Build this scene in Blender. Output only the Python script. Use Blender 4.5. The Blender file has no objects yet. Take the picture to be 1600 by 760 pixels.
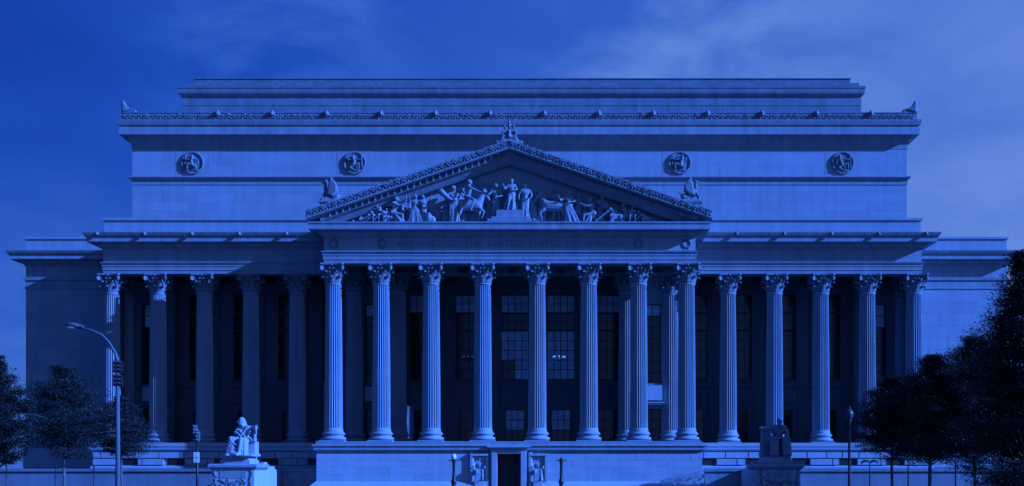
import bpy, bmesh, math, random
from mathutils import Vector, Matrix, Euler, noise
R = math.radians
random.seed(7)
S = bpy.context.scene
COL = S.collection

# ------------------------------------------------------------------ camera
cam_d = bpy.data.cameras.new("camera"); cam = bpy.data.objects.new("camera", cam_d); COL.objects.link(cam)
CAMX, CAMY, CAMZ, FPX, VX, VY = 4.84, -105.0, 2.4, 1801.0, 880.0, 735.0
cam.location = (CAMX, CAMY, CAMZ); cam.rotation_euler = (R(90), 0, 0)
cam_d.sensor_width = 36; cam_d.lens = FPX/1600*36
cam_d.shift_x = -(VX-800)/1600; cam_d.shift_y = (VY-380)/1600
cam_d.clip_start = 1; cam_d.clip_end = 6000
S.camera = cam

# ------------------------------------------------------------------ light
SUN_AZ, SUN_EL = 73.0, 23.2       # azimuth measured from the facade normal towards the right
w = bpy.data.worlds.new("World"); S.world = w; w.use_nodes = True
nt = w.node_tree; N = nt.nodes; L = nt.links
for n in list(N): N.remove(n)
def nd(t, **kw):
    n = N.new(t)
    for k, v in kw.items(): setattr(n, k, v)
    return n
out = nd('ShaderNodeOutputWorld'); bg = nd('ShaderNodeBackground'); bg.inputs['Strength'].default_value = 0.1
sky = nd('ShaderNodeTexSky'); sky.sky_type = 'NISHITA'; sky.sun_disc = False
sky.sun_elevation = R(SUN_EL); sky.sun_rotation = R(180-SUN_AZ); sky.air_density = 1.0; sky.dust_density = 1.2
bw = nd('ShaderNodeRGBToBW'); L.new(sky.outputs[0], bw.inputs[0])
tc = nd('ShaderNodeTexCoord')
mp = nd('ShaderNodeMapping'); mp.inputs['Scale'].default_value = (2.2, 2.2, 5.0); mp.inputs['Rotation'].default_value = (0.0, R(28), 0.2)
mp.inputs['Location'].default_value = (0.35, 0.2, 0.12)
L.new(tc.outputs['Generated'], mp.inputs[0])
nz = nd('ShaderNodeTexNoise'); nz.inputs['Scale'].default_value = 1.5; nz.inputs['Detail'].default_value = 7; nz.inputs['Roughness'].default_value = .55; nz.inputs['Distortion'].default_value = .5
L.new(mp.outputs[0], nz.inputs['Vector'])
nr = nd('ShaderNodeMapRange'); nr.inputs['From Min'].default_value = .47; nr.inputs['From Max'].default_value = .75; nr.inputs['To Max'].default_value = .10
L.new(nz.outputs['Fac'], nr.inputs['Value'])
sep = nd('ShaderNodeSeparateXYZ'); L.new(tc.outputs['Generated'], sep.inputs[0])
hr = nd('ShaderNodeMapRange'); hr.inputs['From Min'].default_value = -.42; hr.inputs['From Max'].default_value = .36; hr.inputs['To Min'].default_value = 0.10; hr.inputs['To Max'].default_value = .70
L.new(sep.outputs['X'], hr.inputs['Value'])
zr = nd('ShaderNodeMapRange'); zr.inputs['From Min'].default_value = .0; zr.inputs['From Max'].default_value = .25; zr.inputs['To Min'].default_value = .32; zr.inputs['To Max'].default_value = -.04
L.new(sep.outputs['Z'], zr.inputs['Value'])
nm = nd('ShaderNodeMapRange'); nm.inputs['From Min'].default_value = 0; nm.inputs['From Max'].default_value = 12; nm.inputs['To Max'].default_value = .12
L.new(bw.outputs[0], nm.inputs['Value'])
def madd(a, b):
    m = nd('ShaderNodeMath', operation='ADD'); L.new(a, m.inputs[0]); L.new(b, m.inputs[1]); return m.outputs[0]
fac = madd(madd(madd(hr.outputs[0], zr.outputs[0]), nm.outputs[0]), nr.outputs[0])
mp3 = nd('ShaderNodeMapping'); mp3.inputs['Scale'].default_value = (7, 7, 16); mp3.inputs['Rotation'].default_value = (0, R(-38), 0); L.new(tc.outputs['Generated'], mp3.inputs[0])
n3 = nd('ShaderNodeTexNoise'); n3.inputs['Scale'].default_value = 1.3; n3.inputs['Detail'].default_value = 7; n3.inputs['Roughness'].default_value = .55; n3.inputs['Distortion'].default_value = .35; L.new(mp3.outputs[0], n3.inputs['Vector'])
def wisp(px, py, rad, lo, hi, amt):        # a bank of thin cloud around one direction of the sky
    d = Vector(((px-VX)/FPX, 1, (VY-py)/FPX)).normalized()
    q = nd('ShaderNodeVectorMath', operation='DISTANCE'); L.new(tc.outputs['Generated'], q.inputs[0]); q.inputs[1].default_value = d
    r = nd('ShaderNodeMapRange'); r.interpolation_type = 'SMOOTHSTEP'; r.inputs['From Min'].default_value = rad; r.inputs['From Max'].default_value = 0; L.new(q.outputs['Value'], r.inputs['Value'])
    n_ = nd('ShaderNodeMapRange'); n_.inputs['From Min'].default_value = lo; n_.inputs['From Max'].default_value = hi; n_.inputs['To Max'].default_value = amt; L.new(n3.outputs['Fac'], n_.inputs['Value'])
    m = nd('ShaderNodeMath', operation='MULTIPLY'); L.new(r.outputs[0], m.inputs[0]); L.new(n_.outputs[0], m.inputs[1]); return m.outputs[0]
for a in ((430, 60, .17, .38, .66, .40), (1050, 40, .2, .36, .70, .50), (1180, 100, .1, .36, .8, .2), (1560, 260, .34, .2, .8, .36), (40, 480, .22, .2, .8, .42)):
    fac = madd(fac, wisp(*a))
cr = nd('ShaderNodeValToRGB'); el = cr.color_ramp.elements
el[0].position = 0; el[0].color = (.0045, .035, .33, 1)
el[1].position = 1; el[1].color = (.13, .26, .74, 1)
for p, c in ((.22, (.010, .070, .47, 1)), (.45, (.028, .115, .57, 1)), (.7, (.075, .18, .655, 1))):
    e = el.new(p); e.color = c
L.new(fac, cr.inputs[0])
vm = nd('ShaderNodeVectorMath', operation='SCALE'); vm.inputs['Scale'].default_value = 3.15
L.new(cr.outputs[0], vm.inputs[0]); L.new(vm.outputs[0], bg.inputs['Color']); L.new(bg.outputs[0], out.inputs[0])

sun_d = bpy.data.lights.new("sun", 'SUN'); sun = bpy.data.objects.new("sun", sun_d); COL.objects.link(sun)
sun_d.energy = 5.0; sun_d.angle = R(.5); sun_d.color = (.078, .238, 1.0)
sdir = Vector((math.sin(R(SUN_AZ))*math.cos(R(SUN_EL)), -math.cos(R(SUN_AZ))*math.cos(R(SUN_EL)), math.sin(R(SUN_EL))))
sun.rotation_euler = sdir.to_track_quat('Z', 'Y').to_euler(); sun.location = (60, -60, 60)
S.view_settings.view_transform = 'Standard'; S.view_settings.look = 'None'
S.view_settings.exposure = 1.66; S.view_settings.gamma = 1.0

def at(px, py, Y):
    s = FPX/(Y-CAMY); return (CAMX+(px-VX)/s, CAMZ+(VY-py)/s)

# ------------------------------------------------------------------ materials
def mat(name, col, rough=.85, var=.12, scale=.6, bump=.15, bscale=6.0, objvar=.0, metal=0.0, streak=0.0, spec=.3):
    m = bpy.data.materials.new(name); m.use_nodes = True
    n = m.node_tree.nodes; l = m.node_tree.links; b = n['Principled BSDF']
    b.inputs['Roughness'].default_value = rough; b.inputs['Metallic'].default_value = metal
    b.inputs['Specular IOR Level'].default_value = spec
    g = n.new('ShaderNodeNewGeometry')
    a = n.new('ShaderNodeTexNoise'); a.inputs['Scale'].default_value = scale; a.inputs['Detail'].default_value = 8; a.inputs['Roughness'].default_value = .62
    l.new(g.outputs['Position'], a.inputs['Vector'])
    r = n.new('ShaderNodeMapRange'); r.inputs['From Min'].default_value = .25; r.inputs['From Max'].default_value = .75
    r.inputs['To Min'].default_value = 1-var; r.inputs['To Max'].default_value = 1+var
    l.new(a.outputs['Fac'], r.inputs['Value']); val = r.outputs[0]
    def mul(x, y):
        q = n.new('ShaderNodeMath'); q.operation = 'MULTIPLY'; l.new(x, q.inputs[0]); l.new(y, q.inputs[1]); return q.outputs[0]
    if streak:
        mp2 = n.new('ShaderNodeMapping'); mp2.inputs['Scale'].default_value = (1.6, 1.6, .12); l.new(g.outputs['Position'], mp2.inputs[0])
        s2 = n.new('ShaderNodeTexNoise'); s2.inputs['Scale'].default_value = 1.0; s2.inputs['Detail'].default_value = 5; l.new(mp2.outputs[0], s2.inputs['Vector'])
        r2 = n.new('ShaderNodeMapRange'); r2.inputs['From Min'].default_value = .35; r2.inputs['From Max'].default_value = .7
        r2.inputs['To Min'].default_value = 1+streak*.3; r2.inputs['To Max'].default_value = 1-streak
        l.new(s2.outputs['Fac'], r2.inputs['Value']); val = mul(val, r2.outputs[0])
    if objvar:
        oi = n.new('ShaderNodeObjectInfo'); r3 = n.new('ShaderNodeMapRange'); r3.inputs['To Min'].default_value = 1-objvar; r3.inputs['To Max'].default_value = 1+objvar
        l.new(oi.outputs['Random'], r3.inputs['Value']); val = mul(val, r3.outputs[0])
    v = n.new('ShaderNodeVectorMath'); v.operation = 'SCALE'; v.inputs[0].default_value = col[:3]; l.new(val, v.inputs['Scale'])
    l.new(v.outputs[0], b.inputs['Base Color'])
    if bump:
        a2 = n.new('ShaderNodeTexNoise'); a2.inputs['Scale'].default_value = bscale; a2.inputs['Detail'].default_value = 6; l.new(g.outputs['Position'], a2.inputs['Vector'])
        bp = n.new('ShaderNodeBump'); bp.inputs['Strength'].default_value = bump; bp.inputs['Distance'].default_value = .05
        l.new(a2.outputs['Fac'], bp.inputs['Height']); l.new(bp.outputs[0], b.inputs['Normal'])
    return m
STONE = mat('limestone', (0.262, 0.305, 0.357), var=.12, scale=.35, streak=.14, bump=.2)
TOPST = mat('darker_limestone', (0.160, 0.186, 0.218), var=.14, scale=.5, streak=.2, bump=.2)  # limestone in a darker tone, for the top block and its coping
WALLST = mat('retaining_wall_stone', (0.176, 0.205, 0.240), var=.16, scale=.5, streak=.15, bump=.2)  # darker stone for the retaining wall faces and copings
TRIM = mat('limestone_trim', (0.232, 0.270, 0.316), var=.12, scale=.8, streak=.2, bump=.25)
BLOCK = mat('limestone_block', (0.262, 0.305, 0.357), var=.09, scale=.5, objvar=.075, streak=.1, bump=.2)
GRANITE = mat('podium_granite', (0.325, 0.375, 0.435), var=.07, scale=.7, objvar=.05, streak=.08, bump=.15)
COLM = mat('column_limestone', (0.240, 0.279, 0.327), var=.10, scale=.5, streak=.14, bump=.15)
CAPM = mat('shaded_capital_stone', (0.150, 0.175, 0.205), var=.2, scale=2.0, bump=.3, bscale=9)  # darker than the shafts: shade among the leaves is put into the colour
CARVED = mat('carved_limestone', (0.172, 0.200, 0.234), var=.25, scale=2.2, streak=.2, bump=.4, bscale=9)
TYMP = mat('tympanum_stone', (0.265, 0.31, 0.36), var=.16, scale=1.5, bump=.3)
RELIEF = mat('relief_stone', (0.216, 0.251, 0.294), var=.2, scale=1.8, bump=.25, bscale=10)
SCULPT = mat('sculpture_marble', (0.280, 0.325, 0.381), var=.15, scale=1.6, bump=.25, bscale=10)
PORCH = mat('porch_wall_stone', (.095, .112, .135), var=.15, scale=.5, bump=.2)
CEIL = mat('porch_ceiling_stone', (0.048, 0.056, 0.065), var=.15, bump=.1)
LETTER = mat('incised_letter_shadow_stone', (0.165, 0.192, 0.225), bump=0)
GLASS = mat('window_glass', (.012, .014, .016), rough=.12, var=.1, bump=0, spec=.5)
BLIND = mat('pane_with_blind_behind', (.34, .43, .54), rough=.35, var=.35, scale=1.3, bump=0, objvar=.15, spec=.5)
BRONZE = mat('dark_bronze_frame', (.02, .02, .02), rough=.5, bump=0, spec=.4)
DARKMETAL = mat('black_painted_iron', (.018, .018, .02), rough=.45, bump=0, spec=.4)
STEEL = mat('painted_steel', (.085, .10, .12), rough=.7, var=.1, bump=0, metal=.0, spec=.2)
PALE = mat('white_globe_glass', (.75, .75, .75), rough=.25, var=.03, bump=0)
SIGNW = mat('white_sign_paint', (.72, .72, .72), rough=.5, var=.05, bump=0)
LEAF = mat('dark_foliage', (.020, .024, .022), rough=.6, var=.35, scale=1.4, bump=0)
LEAF2 = mat('blue_green_foliage', (.026, .031, .03), rough=.6, var=.35, scale=1.1, bump=0)
BARK = mat('bark', (.12, .11, .10), rough=.9, var=.25, scale=3, bump=.4)
GROUND = mat('lawn_grass', (.055, .07, .045), rough=.95, var=.3, scale=.4, bump=.3)
PAVE = mat('plaza_paving', (.12, .12, .12), rough=.9, var=.12, bump=.1)
ASPH = mat('asphalt', (.05, .05, .05), rough=.9, var=.2, bump=.2)
LINE = mat('road_paint', (.7, .7, .7), rough=.7, bump=0)
ROOF = mat('roof_lead', (.16, .16, .17), rough=.7, var=.15, bump=.1)

# ------------------------------------------------------------------ mesh helpers
class MB:
    def __init__(s): s.v = []; s.f = []
    def add(s, vs, fs):
        o = len(s.v); s.v += [tuple(v) for v in vs]; s.f += [tuple(i+o for i in f) for f in fs]; return s
    def box(s, x0, x1, y0, y1, z0, z1):
        return s.add([(x0,y0,z0),(x1,y0,z0),(x1,y1,z0),(x0,y1,z0),(x0,y0,z1),(x1,y0,z1),(x1,y1,z1),(x0,y1,z1)],
                     [(0,3,2,1),(4,5,6,7),(0,1,5,4),(1,2,6,5),(2,3,7,6),(3,0,4,7)])
    def lathe(s, prof, n=24, c=(0,0,0), cap=True):
        vs = []; fs = []
        for r, z in prof:
            for i in range(n):
                a = 2*math.pi*i/n; vs.append((c[0]+r*math.cos(a), c[1]+r*math.sin(a), c[2]+z))
        for k in range(len(prof)-1):
            for i in range(n):
                j = (i+1) % n; fs.append((k*n+i, k*n+j, (k+1)*n+j, (k+1)*n+i))
        if cap:
            fs.append(tuple(range(n))[::-1]); fs.append(tuple((len(prof)-1)*n+i for i in range(n)))
        return s.add(vs, fs)
    def tube(s, pts, rad, n=8):
        pts = [Vector(p) for p in pts]; m = len(pts)
        if not isinstance(rad, (list, tuple)): rad = [rad]*m
        vs = []; fs = []; up = None
        for i, p in enumerate(pts):
            d = (pts[min(i+1, m-1)]-pts[max(i-1, 0)]).normalized()
            if up is None: up = Vector((0,0,1)) if abs(d.z) < .9 else Vector((1,0,0))
            x = d.cross(up).normalized(); y = x.cross(d).normalized(); up = y
            for k in range(n):
                a = 2*math.pi*k/n; vs.append(p+(x*math.cos(a)+y*math.sin(a))*rad[i])
        for i in range(m-1):
            for k in range(n):
                j = (k+1) % n; fs.append((i*n+k, (i)*n+j, (i+1)*n+j, (i+1)*n+k))
        fs.append(tuple(range(n))[::-1]); fs.append(tuple((m-1)*n+k for k in range(n)))
        return s.add(vs, fs)
    def ell(s, c, r, rot=None, n=10, m=7):
        vs = []; fs = []
        if not isinstance(r, (list, tuple)): r = (r, r, r)
        M = Euler(rot).to_matrix() if rot else Matrix.Identity(3)
        vs.append(Vector(c)+M@Vector((0,0,-r[2])))
        for i in range(1, m):
            t = -math.pi/2+math.pi*i/m
            for k in range(n):
                a = 2*math.pi*k/n
                vs.append(Vector(c)+M@Vector((r[0]*math.cos(t)*math.cos(a), r[1]*math.cos(t)*math.sin(a), r[2]*math.sin(t))))
        vs.append(Vector(c)+M@Vector((0,0,r[2])))
        for k in range(n): fs.append((0, 1+(k+1) % n, 1+k))
        for i in range(m-2):
            for k in range(n):
                j = (k+1) % n; fs.append((1+i*n+k, 1+i*n+j, 1+(i+1)*n+j, 1+(i+1)*n+k))
        T = len(vs)-1
        for k in range(n): fs.append((1+(m-2)*n+k, 1+(m-2)*n+(k+1) % n, T))
        return s.add(vs, fs)
    def cap(s, a, b, r0, r1, n=9):          # a tapered limb with round ends
        a = Vector(a); b = Vector(b); d = b-a; Ln = max(d.length, 1e-4); d = d/Ln
        pts = []; rr = []
        for t in (-.92, -.5): pts.append(a+d*r0*t); rr.append(r0*math.sqrt(1-t*t))
        pts += [a, a.lerp(b, .5), b]; rr += [r0, (r0+r1)/2, r1]
        for t in (.5, .92): pts.append(b+d*r1*t); rr.append(r1*math.sqrt(1-t*t))
        return s.tube(pts, rr, n)
    def sweep(s, path, prof):               # path in XY, prof = closed (out, z); left-hand normal is outward
        path = [Vector(p) for p in path]; m = len(path); n = len(prof); vs = []; fs = []
        for i, p in enumerate(path):
            ds = []
            if i > 0: ds.append((p-path[i-1]).normalized())
            if i < m-1: ds.append((path[i+1]-p).normalized())
            ns = [Vector((d.y, -d.x)) for d in ds]
            if len(ns) == 2:
                b = (ns[0]+ns[1]).normalized(); b = b/max(b.dot(ns[0]), .2)
            else: b = ns[0]
            for o, z in prof: vs.append((p.x+b.x*o, p.y+b.y*o, z))
        for i in range(m-1):
            for k in range(n):
                j = (k+1) % n; fs.append((i*n+k, i*n+j, (i+1)*n+j, (i+1)*n+k))
        fs.append(tuple(range(n))); fs.append(tuple((m-1)*n+k for k in range(n))[::-1])
        return s.add(vs, fs)
    def mesh(s, name, smooth=False, flip=True):
        me = bpy.data.meshes.new(name); me.from_pydata(s.v, [], s.f)
        bm = bmesh.new(); bm.from_mesh(me)
        if flip: bmesh.ops.recalc_face_normals(bm, faces=bm.faces)
        bm.to_mesh(me); bm.free()
        if smooth is True:
            me.polygons.foreach_set('use_smooth', [True]*len(me.polygons))
        elif smooth:
            me.polygons.foreach_set('use_smooth', [True]*len(me.polygons)); me.set_sharp_from_angle(angle=R(smooth))
        return me
    def build(s, name, m, parent=None, smooth=False, loc=None, kind=None):
        me = s.mesh(name, smooth); return obj(name, me, m, parent, loc, kind)

def obj(name, me, m=None, parent=None, loc=None, kind=None):
    o = bpy.data.objects.new(name, me); COL.objects.link(o)
    if m and me and not me.materials: me.materials.append(m)
    if parent: o.parent = parent
    if loc: o.location = loc
    if kind: o['kind'] = kind
    return o
def thing(name, label, cat, loc=(0,0,0), group=None, rz=0):
    o = bpy.data.objects.new(name, None); COL.objects.link(o); o.location = loc; o.rotation_euler.z = rz
    return tag(o, label, cat, group)
def tag(o, label, cat, group=None):
    o['label'] = label; o['category'] = cat
    if group: o['group'] = group
    return o
def copy_tree(o, loc=None, parent=None, label=None):
    c = o.copy(); COL.objects.link(c)
    if parent: c.parent = parent
    if loc is not None: c.location = loc
    if label: c['label'] = label
    for ch in list(o.children): copy_tree(ch, None, c)
    return c
def remesh(mb, vox, name, smooth=True, it=2):
    me = mb.mesh(name); o = bpy.data.objects.new('tmp', me); COL.objects.link(o)
    md = o.modifiers.new('r', 'REMESH'); md.mode = 'VOXEL'; md.voxel_size = vox
    sm = o.modifiers.new('s', 'SMOOTH'); sm.factor = .5; sm.iterations = it
    dg = bpy.context.evaluated_depsgraph_get(); dg.update()
    r = bpy.data.meshes.new_from_object(o.evaluated_get(dg)); r.name = name
    bpy.data.objects.remove(o); r.polygons.foreach_set('use_smooth', [True]*len(r.polygons))
    return r

# ------------------------------------------------------------------ ground and streets
def sheet(name, x0, x1, y0, y1, z, m): return MB().add([(x0,y0,z),(x1,y0,z),(x1,y1,z),(x0,y1,z)], [(0,1,2,3)]).build(name, m, kind='structure')
sheet('ground', -3000, 3000, -600, 5000, 0, GROUND)
sheet('plaza', -62, 62, -28, 11, .012, PAVE)
sheet('road', -400, 400, -64, -46, .006, ASPH)
sheet('centre_line', -400, 400, -55.2, -55, .012, LINE)
for y0, y1 in ((-46, -41), (-120, -64)):
    MB().box(-400, 400, y0, y1, -.1, .13).build('pavement', PAVE, kind='structure')

# ------------------------------------------------------------------ the building
B = thing('archive_building', 'large classical limestone archive building with colonnades, sculpted pediment and inscribed frieze', 'building')
def part(mb, name, m, smooth=False, parent=None, kind=None): return mb.build(name, m, parent or B, smooth, kind=kind)

PX, PY = 16.8, -.85          # portico entablature half width and front plane
WX, WY = 38.95, 4.72          # colonnade entablature
OX, OY = 50.5, 13.7          # end pavilions
AX, AY = 42.9, 22.7          # attic
TX, TY = 39.3, 28.4          # top block
ZF, ZC = 5.0, 21.1           # floor of the colonnades, top of capitals

# core masses
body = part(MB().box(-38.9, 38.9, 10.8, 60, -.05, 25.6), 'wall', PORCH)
roofm = part(MB().box(-38.2, 38.2, 6.3, 59, 25.602, 25.72), 'roof', ROOF)
attic = part(MB().box(-AX+.06, AX-.06, AY+.06, 62, 24, 41.4), 'wall', STONE)
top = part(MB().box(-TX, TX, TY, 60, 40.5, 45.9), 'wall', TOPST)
pav_l = part(MB().box(-OX+.06, -38.98, OY+.06, 60, -.05, 25.6), 'wall', STONE)
pav_r = part(MB().box(38.98, OX-.06, OY+.06, 60, -.05, 25.6), 'wall', STONE)

# masonry blocks -----------------------------------------------------
BOXC = {}
def unit_block(bev):
    if bev in BOXC: return BOXC[bev]
    mb = MB().box(-.5, .5, -.5, .5, -.5, .5); me = mb.mesh('stone_block'); BOXC[bev] = me; return me
def blocks(parent, x0, x1, z0, z1, yf, rows, ln, m, gap=.02, depth=.12, skip=None, mat_=None, jog=.006):
    me = unit_block(m.name)
    if not me.materials: me.materials.append(m)
    h = (z1-z0)/rows
    for r in range(rows):
        x = x0; first = True
        while x < x1-.01:
            l = ln*random.uniform(.8, 1.25)
            if first and r % 2: l *= .5
            first = False
            xe = min(x+l, x1)
            if x1-xe < ln*.35: xe = x1
            xa, xb = x, xe
            if skip:
                for s0, s1, rr in skip:
                    if r in rr and xa < s1 and xb > s0:
                        if xa < s0-.3: xb = min(xb, s0)
                        elif xa >= s0: xa = max(xa, s1); xb = max(xe, xa)
                        else: xa = s1; xb = max(xe, xa)
                xe = max(xe, xb) if xa >= x else xb
                if xb-xa < .25: x = max(xe, xb); continue
                x = xb if xb > x else xe
            else: x = xe
            o = bpy.data.objects.new('stone_block', me); COL.objects.link(o); o.parent = parent
            j = random.uniform(-jog, jog)
            o.scale = (xb-xa-gap, depth, h-gap)
            o.location = ((xa+xb)/2, yf+depth/2+j, z0+(r+.5)*h)
# attic walls
blocks(attic, -AX, AX, 24.6, 34.0, AY, 10, 4.2, BLOCK, gap=.008)
blocks(attic, -AX, AX, 35.0, 40.0, AY, 4, 5.2, BLOCK, gap=.006)
blocks(pav_l, -OX, -39.2, 2.6, 22.2, OY, 16, 2.6, BLOCK, gap=.009)
blocks(pav_r, 39.2, OX, 2.6, 22.2, OY, 16, 2.6, BLOCK, gap=.009)

def path(X, Y, yb): return [(-X, yb), (-X, Y), (X, Y), (X, yb)]
def wrap(prof, inner): return [(-inner, prof[0][1])]+prof+[(-inner, prof[-1][1])]
arch = [(0,21.1),(0,21.42),(.05,21.425),(.05,21.78),(.10,21.785),(.10,22.02),(.2,22.06),(.24,22.2)]
frz = [(0,22.201),(0,23.4)]
corn = [(.02,23.401),(.12,23.44),(.12,23.55),(.3,23.62),(.42,23.78),(.45,23.95),(1.12,24.0),(1.15,23.95),(1.15,24.32),(1.2,24.36),(1.24,24.4),(1.32,24.5),(1.42,24.7),(1.45,24.8)]
corn_p = [(.02,23.401),(.12,23.44),(.12,23.55),(.3,23.62),(.42,23.78),(.45,23.95),(1.12,24.0),(1.15,23.95),(1.15,24.42),(1.22,24.46),(1.24,24.62)]
par = [(.0,24.801),(.0,26.12),(.1,26.16),(.14,26.2),(.14,26.42)]
for (X, Y, yb, c, p) in ((PX, PY, 6, corn_p, None), (WX, WY, 13.6, corn, par)):
    part(MB().sweep(path(X, Y, yb), wrap(arch, 1.5)), 'architrave', TRIM)
    part(MB().sweep(path(X, Y, yb), wrap(frz, 1.45)), 'frieze', STONE)
    part(MB().sweep(path(X, Y, yb), wrap(c, 1.4)), 'cornice', TRIM)
    if p: part(MB().sweep(path(X-.05, Y+.1, yb), wrap(p, .8)), 'parapet', STONE)
# pavilions: string course, cornice, parapet
for sx in (-1, 1):
    pth = [(-OX, 58), (-OX, OY), (-39.05, OY)] if sx < 0 else [(39.05, OY), (OX, OY), (OX, 58)]
    part(MB().sweep(pth, wrap([(.0,22.201),(.0,23.4)], .3)), 'frieze', STONE)
    part(MB().sweep(pth, wrap([(.02,21.0),(.08,21.05),(.08,21.35),(.03,21.36),(.03,21.9),(.16,21.95),(.2,22.2)], .3)), 'string_course', TRIM)
    part(MB().sweep(pth, wrap(corn, .3)), 'cornice', TRIM)
    part(MB().sweep(pth, wrap([(o, z) for o, z in par], .5)), 'parapet', STONE)
    part(MB().sweep(pth, wrap([(.5,.0),(.5,1.9),(.4,2.0),(.2,2.05),(.2,2.6)], .3)), 'plinth', GRANITE)
    part(MB().sweep(pth, wrap([(.1,2.601),(.2,2.7),(.2,4.7),(.35,4.8),(.35,5.0),(.1,5.05)], .3)), 'base_moulding', GRANITE)
    part(MB().box(sx*39.1 if sx > 0 else -50.0, 50.0 if sx > 0 else -39.1, OY+.5, 58, 25.602, 25.7), 'roof', ROOF)
# attic mouldings
ap = path(AX, AY, 60)
part(MB().sweep(ap, wrap([(.03,34.0),(.06,34.02),(.06,34.42),(.14,34.5),(.14,34.6),(.34,34.72),(.38,34.78),(.38,34.92),(.1,35.0)], .3)), 'string_course', TRIM)
part(MB().sweep(ap, wrap([(.03,37.95),(.05,38.0),(.05,38.5),(.12,38.56),(.3,38.8),(.4,39.15),(.55,39.3),(1.05,39.35),(1.1,39.3),(1.1,40.0),(1.02,40.05),(1.02,40.22),(1.14,40.3),(1.18,40.4),(1.26,40.7),(1.3,40.9)], .3)), 'cornice', TRIM)
part(MB().sweep(ap, wrap([(.95,40.901),(.95,41.0),(.86,41.05),(.86,41.62),(.92,41.68),(.92,41.78)], .3)), 'sima', CARVED)
tp = path(TX, TY, 58)
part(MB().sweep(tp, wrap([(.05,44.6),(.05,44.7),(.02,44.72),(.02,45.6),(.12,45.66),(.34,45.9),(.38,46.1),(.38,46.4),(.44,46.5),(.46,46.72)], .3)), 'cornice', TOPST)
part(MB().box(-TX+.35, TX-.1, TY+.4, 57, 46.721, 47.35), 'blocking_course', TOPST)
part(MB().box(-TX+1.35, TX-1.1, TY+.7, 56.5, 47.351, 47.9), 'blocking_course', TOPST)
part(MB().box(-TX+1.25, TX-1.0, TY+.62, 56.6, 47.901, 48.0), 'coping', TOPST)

# carved palmette band on the attic sima, and small lion heads on it
def palmette(mb, x, y, z, s, rnd, tilt=0.0):
    k = rnd.uniform(.75, 1.25)*s; z += rnd.uniform(-.05,.05); tilt += rnd.uniform(-.25,.25)
    for a in (-.9, -.45, 0, .45, .9):
        dx = math.sin(a+tilt)*.2*k; dz = math.cos(a+tilt)*.22*k
        mb.ell((x+dx, y-.05*k, z+dz), (.055*k, .07*k, .13*k), rot=(0, a+tilt, 0), n=6, m=4)
    mb.ell((x, y-.04, z), (.11*k, .09*k, .08*k), n=6, m=4)
rnd = random.Random(3)
mb = MB(); x = -AX-.5
while x < AX+.5:
    palmette(mb, x, AY-.86, 41.22, 1.05, rnd)
    mb.ell((x+.3, AY-.90, 41.15), (.13, .09, .11), n=6, m=4); mb.ell((x+.3, AY-.9, 41.45), (.1, .08, .1), n=6, m=4)
    x += .6
part(mb, 'carved_palmettes', CARVED, True, kind='stuff')

def lion_head(s):
    mb = MB()
    mb.ell((0,0,0), (.34,.3,.36)); mb.ell((0,-.12,-.02), (.24,.25,.26)); mb.ell((0,-.34,-.1), (.13,.16,.12)); mb.ell((0,-.4,-.2), (.08,.09,.05))
    for sx in (-1, 1):
        mb.ell((sx*.2,-.02,.27), (.08,.06,.09)); mb.ell((sx*.1,-.32,.06), (.045,.05,.04)); mb.ell((sx*.28,-.02,-.16), (.13,.14,.2))
    mb.ell((0,-.03,.32), (.18,.14,.13)); mb.ell((0,.02,-.3), (.22,.16,.14))
    mb.v = [tuple(c*s for c in v) for v in mb.v]
    return remesh(mb, .05*s, 'lion_head')
LH = lion_head(1.0)
for i in range(13):
    px = 340+85.1*i; o = obj('lion_head', LH, CARVED, B, (at(px, 180, AY-1)[0], AY-1.0, 41.62)); o.scale = (.8,)*3
for sx in (-1, 1):
    for k in range(5):
        o = obj('lion_head', LH, SCULPT, B, (sx*(38.95-4.45*k), WY-1.44, 24.62)); o.scale = (.48,)*3

# corner acroteria on the attic
def acro_mesh():          # half palmette: upright outer edge, sweeping down inwards
    mb = MB(); P = [(.42,-.3),(.42,1.35),(.3,1.3),(.12,1.02),(-.02,.72),(-.25,.45),(-.6,.25),(-1.1,.12),(-1.1,-.3)]; n = len(P)
    mb.add([(x,-.16,z) for x,z in P]+[(x,.5,z) for x,z in P], [tuple(range(n)), tuple(range(2*n-1,n-1,-1))]+[(k,(k+1)%n,n+(k+1)%n,n+k) for k in range(n)])
    for a, l in ((-1.25,1.0),(-.95,.75),(-.6,.75),(-.3,.95),(-.08,1.15),(.0,1.25)): mb.cap((.25,-.2,-.1), (.25+math.sin(a)*l,-.2,-.1+math.cos(a)*l), .1, .08, 7)
    return remesh(mb, .05, 'acroterion')
AC = acro_mesh()
for sx in (-1, 1):
    o = obj('corner_acroterion', AC, CARVED, B, (sx*(AX+.45), AY-.75, 41.95)); o.scale = (1.0 if sx > 0 else -1.0, 1, .92)

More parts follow.
